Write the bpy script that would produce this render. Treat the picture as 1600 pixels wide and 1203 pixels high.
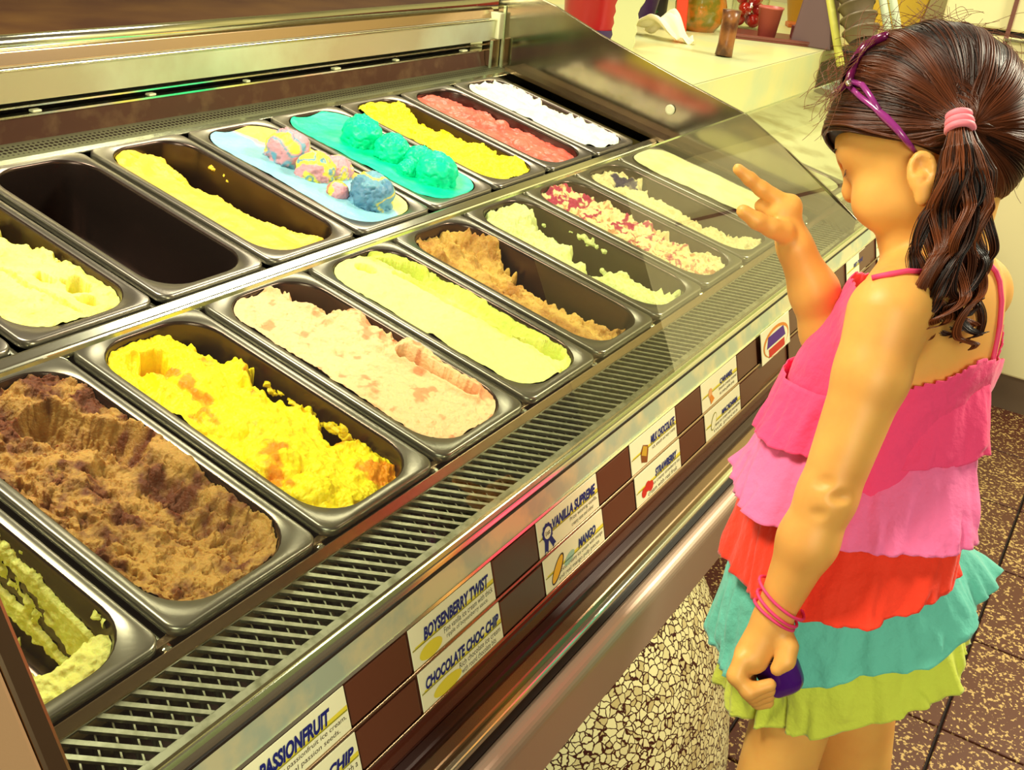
import bpy, math, random
import numpy as np
from mathutils import Matrix, Vector

random.seed(7)
for o in list(bpy.data.objects):
    bpy.data.objects.remove(o)
SC = bpy.context.scene
COL = SC.collection

# ------------------------------------------------------------------ camera
CAM = np.array([-0.421423, -0.516145, 1.27])
RC = np.array([[0.531584, -0.8417, 0.094656], [-0.328212, -0.307719, -0.893077], [0.78083, 0.443679, -0.439834]])
FPX = 1639.06
TH, Z0 = 0.197485, 0.724015           # tilt of the tub deck, height of its front edge
CT, ST = math.cos(TH), math.sin(TH)
cd = bpy.data.cameras.new('camera'); cam = bpy.data.objects.new('camera', cd); COL.objects.link(cam)
cd.sensor_width = 36; cd.lens = FPX / 1600 * 36; cd.clip_start = .02
cam.matrix_world = Matrix([[RC[0][i], -RC[1][i], -RC[2][i], CAM[i]] for i in range(3)] + [[0, 0, 0, 1]])
SC.camera = cam

# ------------------------------------------------------------------ world, lights, exposure
w = bpy.data.worlds.new('world'); SC.world = w; w.use_nodes = True
bg = w.node_tree.nodes['Background']
bg.inputs[0].default_value = (.62, .44, .27, 1); bg.inputs[1].default_value = .22
SC.view_settings.view_transform = 'Standard'; SC.view_settings.look = 'None'
SC.view_settings.gamma = 1; SC.view_settings.exposure = 0.0; SC.view_settings.use_curve_mapping = False

def area(name, loc, target, size, energy, col, sy=None):
    l = bpy.data.lights.new(name, 'AREA'); l.energy = energy; l.color = col; l.size = size
    if sy: l.shape = 'RECTANGLE'; l.size_y = sy
    o = bpy.data.objects.new(name, l); COL.objects.link(o); o.location = loc
    o.rotation_euler = (Vector(target) - Vector(loc)).to_track_quat('-Z', 'Y').to_euler()
    return o
WARM = (1, .93, .70)
area('ceiling_light', (-.1, .75, 2.45), (.45, .0, .75), .6, 54, WARM, .6)
area('ceiling_light', (2.4, 1.3, 2.7), (2.2, .5, .9), 1.2, 34, WARM, .5)
area('front_fill_light', (-1.9, -1.7, 1.8), (.5, -.1, .75), 1.3, 52, (.97, 1, .76), 1.1)  # added fill from behind the camera for the cards and fascia
area('ceiling_light', (2.2, -1.3, 2.3), (.8, -.35, .7), .6, 70, WARM, .5)

# ------------------------------------------------------------------ helpers
def P(x, y, d):                        # the point a depth d in front of the photographer along a line of sight
    r = RC.T @ np.array([(x - 800) / FPX, (y - 601.5) / FPX, 1.0])
    return CAM + r * d
def PP(u, v, w=0):                     # a point of the tilted tub deck
    return np.array([u, v * CT - w * ST, Z0 + v * ST + w * CT])
def V3(*a): return np.array(a, float)
def nrm(a): a = np.asarray(a, float); return a / np.linalg.norm(a)

def mesh_np(name, verts, faces, smooth=True):
    me = bpy.data.meshes.new(name)
    verts = np.asarray(verts, np.float32)
    if isinstance(faces, np.ndarray):
        n, k = faces.shape
        me.vertices.add(len(verts)); me.vertices.foreach_set('co', verts.ravel())
        me.loops.add(n * k); me.loops.foreach_set('vertex_index', faces.astype(np.int32).ravel())
        me.polygons.add(n); me.polygons.foreach_set('loop_start', np.arange(0, n * k, k, dtype=np.int32))
        me.polygons.foreach_set('loop_total', np.full(n, k, np.int32))
        me.update(calc_edges=True); me.validate()
    else:
        me.from_pydata([tuple(map(float, v)) for v in verts], [], faces); me.update()
    if smooth:
        me.polygons.foreach_set('use_smooth', np.ones(len(me.polygons), bool))
    return me
def link(name, me, mat=None, parent=None):
    o = bpy.data.objects.new(name, me); COL.objects.link(o)
    if mat is not None and me is not None and not me.materials: me.materials.append(mat)
    if parent is not None: o.parent = parent
    return o
def tag(o, label=None, cat=None, group=None, kind=None):
    if label: o['label'] = label
    if cat: o['category'] = cat
    if group: o['group'] = group
    if kind: o['kind'] = kind
    return o
def empty(name, loc=(0, 0, 0), rot=(0, 0, 0)):
    o = bpy.data.objects.new(name, None); COL.objects.link(o); o.location = loc; o.rotation_euler = rot
    o.empty_display_size = .05
    return o
def copy_tree(o, parent=None):
    c = o.copy(); COL.objects.link(c)
    if parent is not None: c.parent = parent
    for ch in list(o.children): copy_tree(ch, c)
    return c

class MB:
    def __init__(s): s.v = []; s.f = []
    def add(s, v, f):
        n = len(s.v); s.v += [tuple(map(float, q)) for q in v]; s.f += [tuple(i + n for i in q) for q in f]; return s
    def box(s, a, b):
        (x0, y0, z0), (x1, y1, z1) = a, b
        return s.add([(x0, y0, z0), (x1, y0, z0), (x1, y1, z0), (x0, y1, z0), (x0, y0, z1), (x1, y0, z1), (x1, y1, z1), (x0, y1, z1)],
                     [(0, 3, 2, 1), (4, 5, 6, 7), (0, 1, 5, 4), (1, 2, 6, 5), (2, 3, 7, 6), (3, 0, 4, 7)])
    def hexa(s, q):                    # eight corners: bottom four, top four
        return s.add(q, [(0, 3, 2, 1), (4, 5, 6, 7), (0, 1, 5, 4), (1, 2, 6, 5), (2, 3, 7, 6), (3, 0, 4, 7)])
    def extx(s, prof, x0, x1):         # closed (Y,Z) profile extruded along X
        n = len(prof)
        v = [(x0, y, z) for y, z in prof] + [(x1, y, z) for y, z in prof]
        f = [(i, (i + 1) % n, n + (i + 1) % n, n + i) for i in range(n)]
        return s.add(v, f + [tuple(range(n))[::-1], tuple(range(n, 2 * n))])
    def tube(s, pts, rad, n=8, cap=True):
        pts = [np.asarray(p, float) for p in pts]; m = len(pts)
        rad = [rad] * m if np.isscalar(rad) else rad
        v = []; up = None
        for i, p in enumerate(pts):
            t = nrm(pts[min(i + 1, m - 1)] - pts[max(i - 1, 0)] + 1e-12)
            if up is None:
                up = np.cross(t, [0, 0, 1.0]); up = nrm(up) if np.linalg.norm(up) > 1e-3 else V3(1, 0, 0)
            up = nrm(up - t * (up @ t)); b = np.cross(t, up)
            for k in range(n):
                a = 2 * math.pi * k / n; v.append(p + rad[i] * (math.cos(a) * up + math.sin(a) * b))
        f = [(i * n + k, i * n + (k + 1) % n, (i + 1) * n + (k + 1) % n, (i + 1) * n + k) for i in range(m - 1) for k in range(n)]
        if cap: f += [tuple(range(n))[::-1], tuple(range((m - 1) * n, m * n))]
        return s.add(v, f)
    def lathe(s, prof, c=(0, 0, 0), n=32):
        v = [(c[0] + r * math.cos(2 * math.pi * k / n), c[1] + r * math.sin(2 * math.pi * k / n), c[2] + z) for r, z in prof for k in range(n)]
        m = len(prof)
        f = [(i * n + k, i * n + (k + 1) % n, (i + 1) * n + (k + 1) % n, (i + 1) * n + k) for i in range(m - 1) for k in range(n)]
        if prof[0][0] > 1e-6: f.append(tuple(range(n))[::-1])
        if prof[-1][0] > 1e-6: f.append(tuple(range((m - 1) * n, m * n)))
        return s.add(v, f)
    def build(s, name, mat, parent=None, smooth=False, bevel=0, seg=2, auto=None):
        me = mesh_np(name, s.v, s.f, smooth)
        o = link(name, me, mat, parent)
        if bevel:
            b = o.modifiers.new('bevel', 'BEVEL'); b.width = bevel; b.segments = seg; b.limit_method = 'ANGLE'
        return o

# value noise on a wrapped lattice
_L = np.random.RandomState(3).rand(64, 64, 64).astype(np.float32) * 2 - 1
def vnoise(p):
    p = np.asarray(p, np.float32); i = np.floor(p).astype(int); f = p - i; f = f * f * f * (f * (f * 6 - 15) + 10)
    i0 = i & 63; i1 = (i + 1) & 63; x, y, z = f[..., 0], f[..., 1], f[..., 2]
    g = lambda a, b, c: _L[a[..., 0], b[..., 1], c[..., 2]]
    l = lambda a, b, t: a + (b - a) * t
    return l(l(l(g(i0, i0, i0), g(i1, i0, i0), x), l(g(i0, i1, i0), g(i1, i1, i0), x), y),
             l(l(g(i0, i0, i1), g(i1, i0, i1), x), l(g(i0, i1, i1), g(i1, i1, i1), x), y), z)
def fbm(p, o=4, g=.5):
    r = 0; a = 1; p = np.asarray(p, np.float32)
    for k in range(o): r = r + a * vnoise(p * 2 ** k + 17.3 * k); a *= g
    return r
def sstep(x, a, b): t = np.clip((x - a) / (b - a), 0, 1); return t * t * (3 - 2 * t)

# ------------------------------------------------------------------ materials
def srgb(r, g, b):
    f = lambda c: (c / 255 / 12.92) if c / 255 <= .04045 else ((c / 255 + .055) / 1.055) ** 2.4
    return (f(r), f(g), f(b), 1)
def mat(name, col, rough=.5, metal=0, spec=.5, bump=None, vary=None, sss=0, sheen=0, coat=0, attr=None):
    m = bpy.data.materials.new(name); m.use_nodes = True; nt = m.node_tree; b = nt.nodes['Principled BSDF']
    b.inputs['Base Color'].default_value = col; b.inputs['Roughness'].default_value = rough
    b.inputs['Metallic'].default_value = metal; b.inputs['Specular IOR Level'].default_value = spec
    if sss:
        b.inputs['Subsurface Weight'].default_value = sss; b.inputs['Subsurface Radius'].default_value = (1, .25, .1)
        b.inputs['Subsurface Scale'].default_value = .012
    if sheen: b.inputs['Sheen Weight'].default_value = sheen
    if coat: b.inputs['Coat Weight'].default_value = coat; b.inputs['Coat Roughness'].default_value = .08
    tc = None
    if bump or vary:
        tc = nt.nodes.new('ShaderNodeTexCoord')
    if bump:
        n = nt.nodes.new('ShaderNodeTexNoise'); n.inputs['Scale'].default_value = bump[0]; n.inputs['Detail'].default_value = 5
        nt.links.new(tc.outputs['Object'], n.inputs['Vector'])
        bp = nt.nodes.new('ShaderNodeBump'); bp.inputs['Strength'].default_value = bump[1]; bp.inputs['Distance'].default_value = bump[2]
        nt.links.new(n.outputs['Fac'], bp.inputs['Height']); nt.links.new(bp.outputs['Normal'], b.inputs['Normal'])
    src = None
    if attr:
        a = nt.nodes.new('ShaderNodeAttribute'); a.attribute_name = attr; src = a.outputs['Color']
        nt.links.new(src, b.inputs['Base Color'])
    if vary:                           # (scale, second colour, lo, hi)
        n = nt.nodes.new('ShaderNodeTexNoise'); n.inputs['Scale'].default_value = vary[0]; n.inputs['Detail'].default_value = 6
        nt.links.new(tc.outputs['Object'], n.inputs['Vector'])
        r = nt.nodes.new('ShaderNodeValToRGB'); r.color_ramp.elements[0].position = vary[2]; r.color_ramp.elements[1].position = vary[3]
        r.color_ramp.elements[0].color = col; r.color_ramp.elements[1].color = vary[1]
        nt.links.new(n.outputs['Fac'], r.inputs['Fac']); nt.links.new(r.outputs['Color'], b.inputs['Base Color'])
    return m
M = {}
M['steel'] = mat('steel', (.55, .55, .42, 1), .22, 1, bump=(300, .05, .001))
M['steel_brown'] = mat('bronzed steel', (.36, .25, .15, 1), .26, 1)
M['rail'] = mat('bright rail', (.82, .84, .66, 1), .16, 1)
M['mirror_strip'] = mat('satin strip', (.60, .72, .52, 1), .36, .55, vary=(20, (.88, .86, .52, 1), .44, .60))  # cream blotches in the colour stand in for reflected light
M['dark_steel'] = mat('dark polished steel', (.24, .20, .15, 1), .14, 1, vary=(9, (.34, .30, .2, 1), .35, .7))
M['tub'] = mat('dark tub', (.085, .056, .046, 1), .25, .85, bump=(40, .03, .002))
M['well'] = mat('well liner', srgb(34, 14, 12), .5)
M['brown_card'] = mat('brown plastic', srgb(96, 52, 34), .28, 0, .5)
M['brown_top'] = mat('brown satin top', srgb(58, 28, 14), .55, 0, .15, vary=(5, srgb(84, 54, 22), .4, .7))
M['black'] = mat('black', srgb(18, 8, 8), .45)
M['bumper'] = mat('satin bumper', (.50, .36, .27, 1), .42, .6, bump=(900, .1, .0006))
M['post'] = mat('post panel', srgb(172, 136, 98), .5, .2, bump=(900, .1, .0006))
M['slat'] = mat('grille metal', (.62, .62, .46, 1), .35, 1, vary=(60, (.34, .34, .22, 1), .45, .65))
M['fin'] = mat('fin metal', (.5, .5, .36, 1), .4, 1, vary=(70, (.18, .15, .1, 1), .4, .6))
M['card'] = mat('cream card', srgb(243, 241, 196), .35)
M['card_yellow'] = mat('card yellow', srgb(232, 216, 60), .4)
M['card_olive'] = mat('card olive line', srgb(150, 146, 40), .4)
M['navy'] = mat('navy ink', srgb(10, 26, 110), .5)
M['ink'] = mat('dark ink', srgb(70, 50, 40), .6)
M['mango'] = mat('mango print', srgb(240, 184, 40), .5)
M['red_print'] = mat('red print', srgb(206, 40, 24), .5)
M['gold_print'] = mat('gold print', srgb(200, 160, 40), .5)
M['choc_print'] = mat('choc print', srgb(130, 70, 20), .5)
M['orange_print'] = mat('orange print', srgb(226, 140, 40), .5)
M['purple_print'] = mat('purple print', srgb(80, 20, 130), .5)
M['skin_print'] = mat('peach print', srgb(232, 170, 100), .5)
M['teal_print'] = mat('pale teal print', srgb(160, 200, 170), .5)
M['counter'] = mat('cream counter', srgb(226, 220, 150), .3, 0, .5, vary=(7, srgb(205, 214, 160), .4, .65))
M['cover'] = mat('streaked cover', srgb(206, 206, 150), .35, 0, .5, vary=(14, srgb(150, 140, 80), .45, .7))
M['fridge'] = mat('cream enamel', srgb(246, 236, 178), .35)
M['kick'] = mat('kick plate', srgb(120, 100, 78), .45)
M['wall'] = mat('wall paint', srgb(224, 214, 160), .7)

def glass_mat():
    m = bpy.data.materials.new('clear glass'); m.use_nodes = True; nt = m.node_tree; nt.nodes.clear()
    out = nt.nodes.new('ShaderNodeOutputMaterial'); mx = nt.nodes.new('ShaderNodeMixShader')
    tr = nt.nodes.new('ShaderNodeBsdfTransparent'); tr.inputs[0].default_value = (.97, .99, .95, 1)
    gl = nt.nodes.new('ShaderNodeBsdfGlossy'); gl.inputs['Roughness'].default_value = .0
    fr = nt.nodes.new('ShaderNodeFresnel'); fr.inputs[0].default_value = 1.62
    ge = nt.nodes.new('ShaderNodeNewGeometry')
    mu = nt.nodes.new('ShaderNodeMath'); mu.operation = 'MULTIPLY'; mu.inputs[1].default_value = 1.7; mu.use_clamp = True
    iv = nt.nodes.new('ShaderNodeMath'); iv.operation = 'SUBTRACT'; iv.inputs[0].default_value = 1
    m2 = nt.nodes.new('ShaderNodeMath'); m2.operation = 'MULTIPLY'
    nt.links.new(fr.outputs[0], mu.inputs[0]); nt.links.new(ge.outputs['Backfacing'], iv.inputs[1])
    nt.links.new(mu.outputs[0], m2.inputs[0]); nt.links.new(iv.outputs[0], m2.inputs[1])
    nt.links.new(m2.outputs[0], mx.inputs[0]); nt.links.new(tr.outputs[0], mx.inputs[1]); nt.links.new(gl.outputs[0], mx.inputs[2])
    nt.links.new(mx.outputs[0], out.inputs[0])
    return m
M['glass'] = glass_mat()
M['glass_edge'] = mat('glass edge', srgb(206, 220, 176), .15, .6)

def chip_mat(name, chip, chip2, joint, scale, width):
    m = bpy.data.materials.new(name); m.use_nodes = True; nt = m.node_tree; b = nt.nodes['Principled BSDF']
    tc = nt.nodes.new('ShaderNodeTexCoord')
    n = nt.nodes.new('ShaderNodeTexNoise'); n.inputs['Scale'].default_value = scale * .8
    ad = nt.nodes.new('ShaderNodeMixRGB'); ad.blend_type = 'ADD'; ad.inputs[0].default_value = .012
    nt.links.new(tc.outputs['Object'], n.inputs['Vector']); nt.links.new(tc.outputs['Object'], ad.inputs[1]); nt.links.new(n.outputs['Color'], ad.inputs[2])
    v = nt.nodes.new('ShaderNodeTexVoronoi'); v.feature = 'DISTANCE_TO_EDGE'; v.inputs['Scale'].default_value = scale
    v2 = nt.nodes.new('ShaderNodeTexVoronoi'); v2.inputs['Scale'].default_value = scale
    nt.links.new(ad.outputs[0], v.inputs['Vector']); nt.links.new(ad.outputs[0], v2.inputs['Vector'])
    sep = nt.nodes.new('ShaderNodeSeparateColor'); nt.links.new(v2.outputs['Color'], sep.inputs[0])
    r2 = nt.nodes.new('ShaderNodeValToRGB'); r2.color_ramp.elements[0].color = chip2; r2.color_ramp.elements[1].color = chip
    r2.color_ramp.elements[1].position = .45
    nt.links.new(sep.outputs[0], r2.inputs[0])
    r = nt.nodes.new('ShaderNodeValToRGB'); r.color_ramp.elements[0].position = width; r.color_ramp.elements[1].position = width * 2
    nt.links.new(v.outputs['Distance'], r.inputs[0])
    mx = nt.nodes.new('ShaderNodeMixRGB'); mx.inputs[1].default_value = joint
    nt.links.new(r.outputs[0], mx.inputs[0]); nt.links.new(r2.outputs[0], mx.inputs[2]); nt.links.new(mx.outputs[0], b.inputs['Base Color'])
    b.inputs['Roughness'].default_value = .3
    return m
M['terrazzo'] = chip_mat('terrazzo', srgb(248, 240, 178), srgb(206, 188, 126), srgb(66, 24, 20), 92, .05)

def tile_mat():
    m = bpy.data.materials.new('speckled tile'); m.use_nodes = True; nt = m.node_tree; b = nt.nodes['Principled BSDF']
    tc = nt.nodes.new('ShaderNodeTexCoord'); oi = nt.nodes.new('ShaderNodeObjectInfo')
    ad = nt.nodes.new('ShaderNodeVectorMath'); nt.links.new(tc.outputs['Object'], ad.inputs[0]); nt.links.new(oi.outputs['Location'], ad.inputs[1])
    n = nt.nodes.new('ShaderNodeTexNoise'); n.inputs['Scale'].default_value = 150; n.inputs['Detail'].default_value = 2
    nt.links.new(ad.outputs[0], n.inputs['Vector'])
    n2 = nt.nodes.new('ShaderNodeTexNoise'); n2.inputs['Scale'].default_value = 5; nt.links.new(ad.outputs[0], n2.inputs['Vector'])
    r = nt.nodes.new('ShaderNodeValToRGB'); r.color_ramp.interpolation = 'EASE'
    r.color_ramp.elements[0].position = .555; r.color_ramp.elements[1].position = .63
    r.color_ramp.elements[0].color = srgb(84, 42, 28); r.color_ramp.elements[1].color = srgb(192, 160, 98)
    mm = nt.nodes.new('ShaderNodeMath'); mm.operation = 'MULTIPLY_ADD'; mm.inputs[1].default_value = .18; 
    nt.links.new(n2.outputs['Fac'], mm.inputs[0]); 
    s2 = nt.nodes.new('ShaderNodeMath'); s2.operation = 'SUBTRACT'; s2.inputs[1].default_value = .09
    nt.links.new(n.outputs['Fac'], mm.inputs[2]); nt.links.new(mm.outputs[0], s2.inputs[0])
    nt.links.new(s2.outputs[0], r.inputs[0]); nt.links.new(r.outputs[0], b.inputs['Base Color'])
    b.inputs['Roughness'].default_value = .45
    return m
M['tile'] = tile_mat()

def perf_mat():
    m = mat('perforated metal', srgb(120, 124, 96), .35, .7); nt = m.node_tree; b = nt.nodes['Principled BSDF']
    tc = nt.nodes.new('ShaderNodeTexCoord'); v = nt.nodes.new('ShaderNodeTexVoronoi'); v.inputs['Scale'].default_value = 130
    v.inputs['Randomness'].default_value = 0
    nt.links.new(tc.outputs['Object'], v.inputs['Vector'])
    r = nt.nodes.new('ShaderNodeValToRGB'); r.color_ramp.elements[0].position = .32; r.color_ramp.elements[1].position = .42
    r.color_ramp.elements[0].color = srgb(40, 24, 20); r.color_ramp.elements[1].color = srgb(150, 154, 118)
    nt.links.new(v.outputs['Distance'], r.inputs[0]); nt.links.new(r.outputs[0], b.inputs['Base Color'])
    return m
M['perf'] = perf_mat()

# ------------------------------------------------------------------ floor, walls, fridge
XL, XR = -.75, 2.6
fl = MB().box((-3, -4, -.05), (3.9, 3.2, -.006)).build('floor', mat('grout', srgb(40, 22, 18), .8)); tag(fl, kind='structure')
tile_me = None
for i in range(-1, 8):
    for j in range(-4, 4):
        x, y = 1.505 + .2985 * (i - 4), -.516 + .2985 * j
        if x > 2.6: continue
        if tile_me is None:
            o = MB().box((.0025, .0025, -.006), (.2950, .2950, .004)).build('tile', M['tile'], fl, bevel=.0015); tile_me = o.data
        else:
            o = link('tile', tile_me, None, fl); b = o.modifiers.new('bevel', 'BEVEL'); b.width = .0015
        o.location = (x, y, 0)
tag(MB().box((-3, 3.2, -.05), (3.9, 3.3, 3)).build('wall_back', M['wall']), kind='structure')
tag(MB().box((3.9, -4, -.05), (4.0, 3.3, 3)).build('wall_right', M['wall']), kind='structure')

fr = empty('upright_freezer', (2.66, -.8, 0)); tag(fr, 'tall cream enamel freezer with dark door seam behind the girl', 'freezer')
def loc(o, root): o.location = -Vector(root.location); return o
loc(MB().box((2.67, -1.9, .112), (3.25, .055, 1.002)).build('door', M['fridge'], fr, bevel=.006), fr)
loc(MB().box((2.67, -1.9, 1.016), (3.25, .055, 1.75)).build('upper_door', M['fridge'], fr, bevel=.006), fr)
loc(MB().box((2.69, -1.88, 1.0), (3.2, .04, 1.02)).build('door_gap', M['black'], fr), fr)
loc(MB().box((2.655, -1.9, .992), (2.672, -.11, 1.0)).build('door_lip', M['rail'], fr, bevel=.002), fr)
loc(MB().box((2.661, -.118, .5), (2.672, -.108, 1.6)).build('door_seam', mat('brown seal', srgb(120, 70, 56), .6), fr), fr)
loc(MB().box((2.69, -1.9, .0), (3.25, .055, .112)).build('kick_plate', M['kick'], fr, bevel=.003), fr)

# ------------------------------------------------------------------ the display case
case = empty('ice_cream_display_case', (0, 0, 0))
tag(case, 'long glass-fronted steel ice cream display case with two tilted rows of tubs', 'display case')
def ex(name, prof, m, x0=XL, x1=XR, bevel=.001, parent=case, smooth=False): return MB().extx(prof, x0, x1).build(name, m, parent, bevel=bevel, smooth=smooth)
def dk(v, w): q = PP(0, v, w); return (q[1], q[2])          # deck profile point
EX = 1.64                                                   # the inner end wall
# well under the tubs
ex('well_liner', [dk(.80, -.035), dk(.80, -.16), dk(-.075, -.16), dk(-.075, -.05), dk(-.078, -.05), dk(-.078, -.165), dk(.805, -.165), dk(.805, -.035)], M['well'], x1=EX)
ex('front_ledge', [dk(-.004, -.012), dk(-.011, -.019), dk(-.016, -.028), dk(-.016, -.036), dk(0, -.036), dk(.0, -.02)], M['steel_brown'])
ex('divider_bar', [dk(.350, -.010), dk(.356, -.001), dk(.370, .001), dk(.376, -.006), dk(.376, -.02), dk(.350, -.02)], M['rail'], x1=EX, bevel=.002)
ex('front_support_rail', [dk(.001, -.010), dk(.008, -.010), dk(.008, -.03), dk(.001, -.03)], M['steel_brown'], x1=EX)
ex('rear_support_rail', [dk(.738, -.004), dk(.752, -.004), dk(.752, -.03), dk(.738, -.03)], M['rail'], x1=EX)
bar = None
for row, off, v0, v1 in ((0, 0, -.004, .352), (1, .147, .372, .742)):
    for k in range(-1 if row else 0, 10):
        u = k * .175 + off
        if u > EX: continue
        q = [PP(u + dx, v, wz) for wz in (-.028, -.0125) for dx, v in ((-.005, v0), (.005, v0), (.005, v1), (-.005, v1))]
        MB().hexa(q).build('support_bar', M['rail'], case, bevel=.003)
# rear: perforated strip, wall, slots, fascia, rolled rail, top
ex('perforated_strip', [dk(.752, -.008), dk(.803, -.008), dk(.803, -.012), dk(.752, -.012)], M['perf'], x1=EX, bevel=0)
ex('rear_ledge', [(.786, .872), (.792, .905), (.80, .905), (.80, .86), (.788, .86)], mat('brown ledge', srgb(86, 52, 38), .3, .4, vary=(30, srgb(110, 80, 56), .5, .7)), x1=1.60)
ex('slide_track', [(.788, .905), (.788, .908), (.80, .908), (.80, .905)], M['rail'], x1=1.60, bevel=0)
ex('slide_track', [(.79, .917), (.79, .9195), (.80, .9195), (.80, .917)], M['rail'], x1=1.60, bevel=0)
ex('slot_back', [(.83, .90), (.835, .90), (.835, .94), (.83, .94)], M['black'], x1=1.60, bevel=0)
ex('slot_floor', [(.80, .898), (.83, .898), (.83, .903), (.80, .903)], M['black'], x1=1.60, bevel=0)
ex('fascia', [(.780, .9275), (.780, .9705), (.79, .9725), (.86, .9725), (.86, .9275)], mat('brushed fascia', (.80, .86, .64, 1), .48, .8, vary=(3.0, (.62, .56, .36, 1), .45, .6)), x1=1.62)
ex('fascia_step', [(.792, .9725), (.796, .990), (.80, .992), (.86, .992), (.86, .9725)], M['steel_brown'], x1=1.63)
ex('fascia_bead', [(.776, .9695), (.776, .9725), (.782, .9735), (.782, .9695)], M['rail'], x1=1.62, bevel=.0008)
MB().tube([(XL, .806, .999), (1.66, .806, .999)], .0115, 16).build('rolled_rail', M['rail'], case, smooth=True)
MB().box((XL, .812, .98), (1.72, 1.9, 1.003)).build('top_panel', M['brown_top'], case, bevel=.002)
MB().box((XL, .87, .1), (1.66, 1.9, .98)).build('rear_cabinet', M['brown_top'], case)
for i in range(9):
    x = -.1 + i * .2 + random.uniform(-.03, .03)
    MB().box((x, .787, .909), (x + random.uniform(.008, .02), .797, .9125)).build('slide_stop', M['card'], case, bevel=.001)
# front: grille
ex('grille_top_border', [dk(-.0045, -.020), dk(-.0125, -.020), dk(-.0125, -.0225), dk(-.0045, -.0225)], M['slat'], bevel=0)
ex('grille_bottom_border', [dk(-.0655, -.020), dk(-.074, -.020), dk(-.074, -.0225), dk(-.0655, -.0225)], M['slat'], bevel=0)
ex('grille_trough', [dk(-.004, -.06), dk(-.075, -.06), dk(-.075, -.064), dk(-.004, -.064)], mat('trough', srgb(70, 40, 32), .5, .2, vary=(40, srgb(150, 140, 90), .55, .75)), bevel=0)
sl = fin = None
n_s = 0
for i in range(-3, 150):
    u = -.0945 + .0154 * i
    if u > 2.2: break
    if sl is None:
        q = [PP(a, v, wz) for wz in (-.0235, -.020) for a, v in ((-.0022, -.012), (.0412, -.066), (.0463, -.066), (.0032, -.012))]
        so = MB().hexa([p - PP(0, 0) for p in q]).build('slat', M['slat'], case, bevel=.0008, seg=1); sl = so.data
        q = [PP(a, v, wz) for wz in (-.050, -.031) for a, v in ((.0335, -.006), (.0, -.070), (.0016, -.070), (.0351, -.006))]
        fo = MB().hexa([p - PP(0, 0) for p in q]).build('fin', M['fin'], case); fin = fo.data
    else:
        so = link('slat', sl, None, case); fo = link('fin', fin, None, case)
    p = PP(u + .0077, 0); so.location = p
    p = PP(u + .004, 0); fo.location = p
# front rail, polished strip, card channels, mouldings, bumper
rail = [(-.074, .690), (-.0735, .6985), (-.078, .7045), (-.084, .7075), (-.091, .706), (-.0935, .701), (-.0925, .694)]
ex('front_rail', rail, M['rail'], bevel=.0015)
ex('rail_groove', [(-.0925, .7015), (-.0945, .7015), (-.0945, .6985), (-.0925, .6985)], M['black'], bevel=0)
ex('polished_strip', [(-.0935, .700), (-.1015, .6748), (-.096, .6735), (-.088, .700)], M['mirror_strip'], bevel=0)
def facept(t, off=0):     # along the sloping front face, t metres below its top, off proud
    return (-.1015 - .2588 * t - .966 * off, .6748 - .966 * t + .2588 * off)
ex('card_channel', [facept(0, -.001), facept(.0445, -.001), facept(.0445, -.006), facept(0, -.006)], M['brown_card'], bevel=0)
ex('channel_lip', [facept(.0425, .0035), facept(.0445, .0045), facept(.0455, .0035), facept(.0455, -.002), facept(.0425, -.002)], M['steel_brown'], bevel=.0005)
ex('card_channel', [facept(.0455, .001), facept(.0865, .001), facept(.0865, -.006), facept(.0455, -.006)], M['brown_card'], bevel=0)
ex('channel_lip', [facept(.0845, .0055), facept(.0865, .0065), facept(.0875, .0055), facept(.0875, 0), facept(.0845, 0)], M['steel_brown'], bevel=.0005)
ex('strip_edge', [facept(-.002, .001), facept(.0008, .0025), facept(.0015, .0005), facept(.0, -.002)], M['rail'], bevel=.0004)
db = M['brown_card']
ex('lower_moulding', [(-.126, .592), (-.131, .588), (-.133, .575), (-.131, .566), (-.12, .566), (-.115, .592)], mat('brown moulding', srgb(84, 36, 22), .25, .3), bevel=.003)
ex('lower_moulding', [(-.131, .566), (-.140, .562), (-.142, .553), (-.137, .548), (-.12, .548), (-.12, .566)], mat('dark moulding', srgb(50, 20, 14), .25, .3), bevel=.003)
ex('lower_moulding', [(-.139, .553), (-.152, .549), (-.155, .543), (-.150, .537), (-.13, .537), (-.13, .553)], M['steel_brown'], bevel=.002)
ex('lower_moulding', [(-.152, .543), (-.159, .541), (-.161, .537), (-.158, .532), (-.14, .532), (-.14, .543)], M['rail'], bevel=.0015)
ex('gasket', [(-.158, .534), (-.166, .532), (-.166, .524), (-.15, .524), (-.15, .534)], M['black'], bevel=0)
bp = [(-.164, .528)]
for a in range(9):
    t = math.pi * a / 8 * .5
    bp.append((-.172 - .018 * math.sin(t), .519 + .018 * math.cos(t)))
bp += [(-.1935, .462), (-.190, .455), (-.15, .452), (-.15, .528)]
ex('bumper', bp, M['bumper'], bevel=.001, smooth=False)
ex('under_panel', [(-.15, .46), (-.15, .50), (.50, .50), (.50, .0), (.48, .0), (.48, .46)], M['black'], bevel=0)
# empty brown card blanks between the flavour cards
for i in range(-2, 11):
    for r in range(2):
        x0 = -.049 + .2155 * i + .134; x1 = x0 + .0795
        if x0 > 2.3: continue
        t0, t1 = (.003, .0420) if r == 0 else (.0475, .084)
        o0 = .0005 if r == 0 else .0025
        a, b = facept(t0, o0), facept(t1, o0); c, d = facept(t1, o0 + .0016), facept(t0, o0 + .0016)
        MB().extx([a, b, c, d], x0, x1).build('blank_panel', M['brown_card'], case, bevel=.001)
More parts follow.
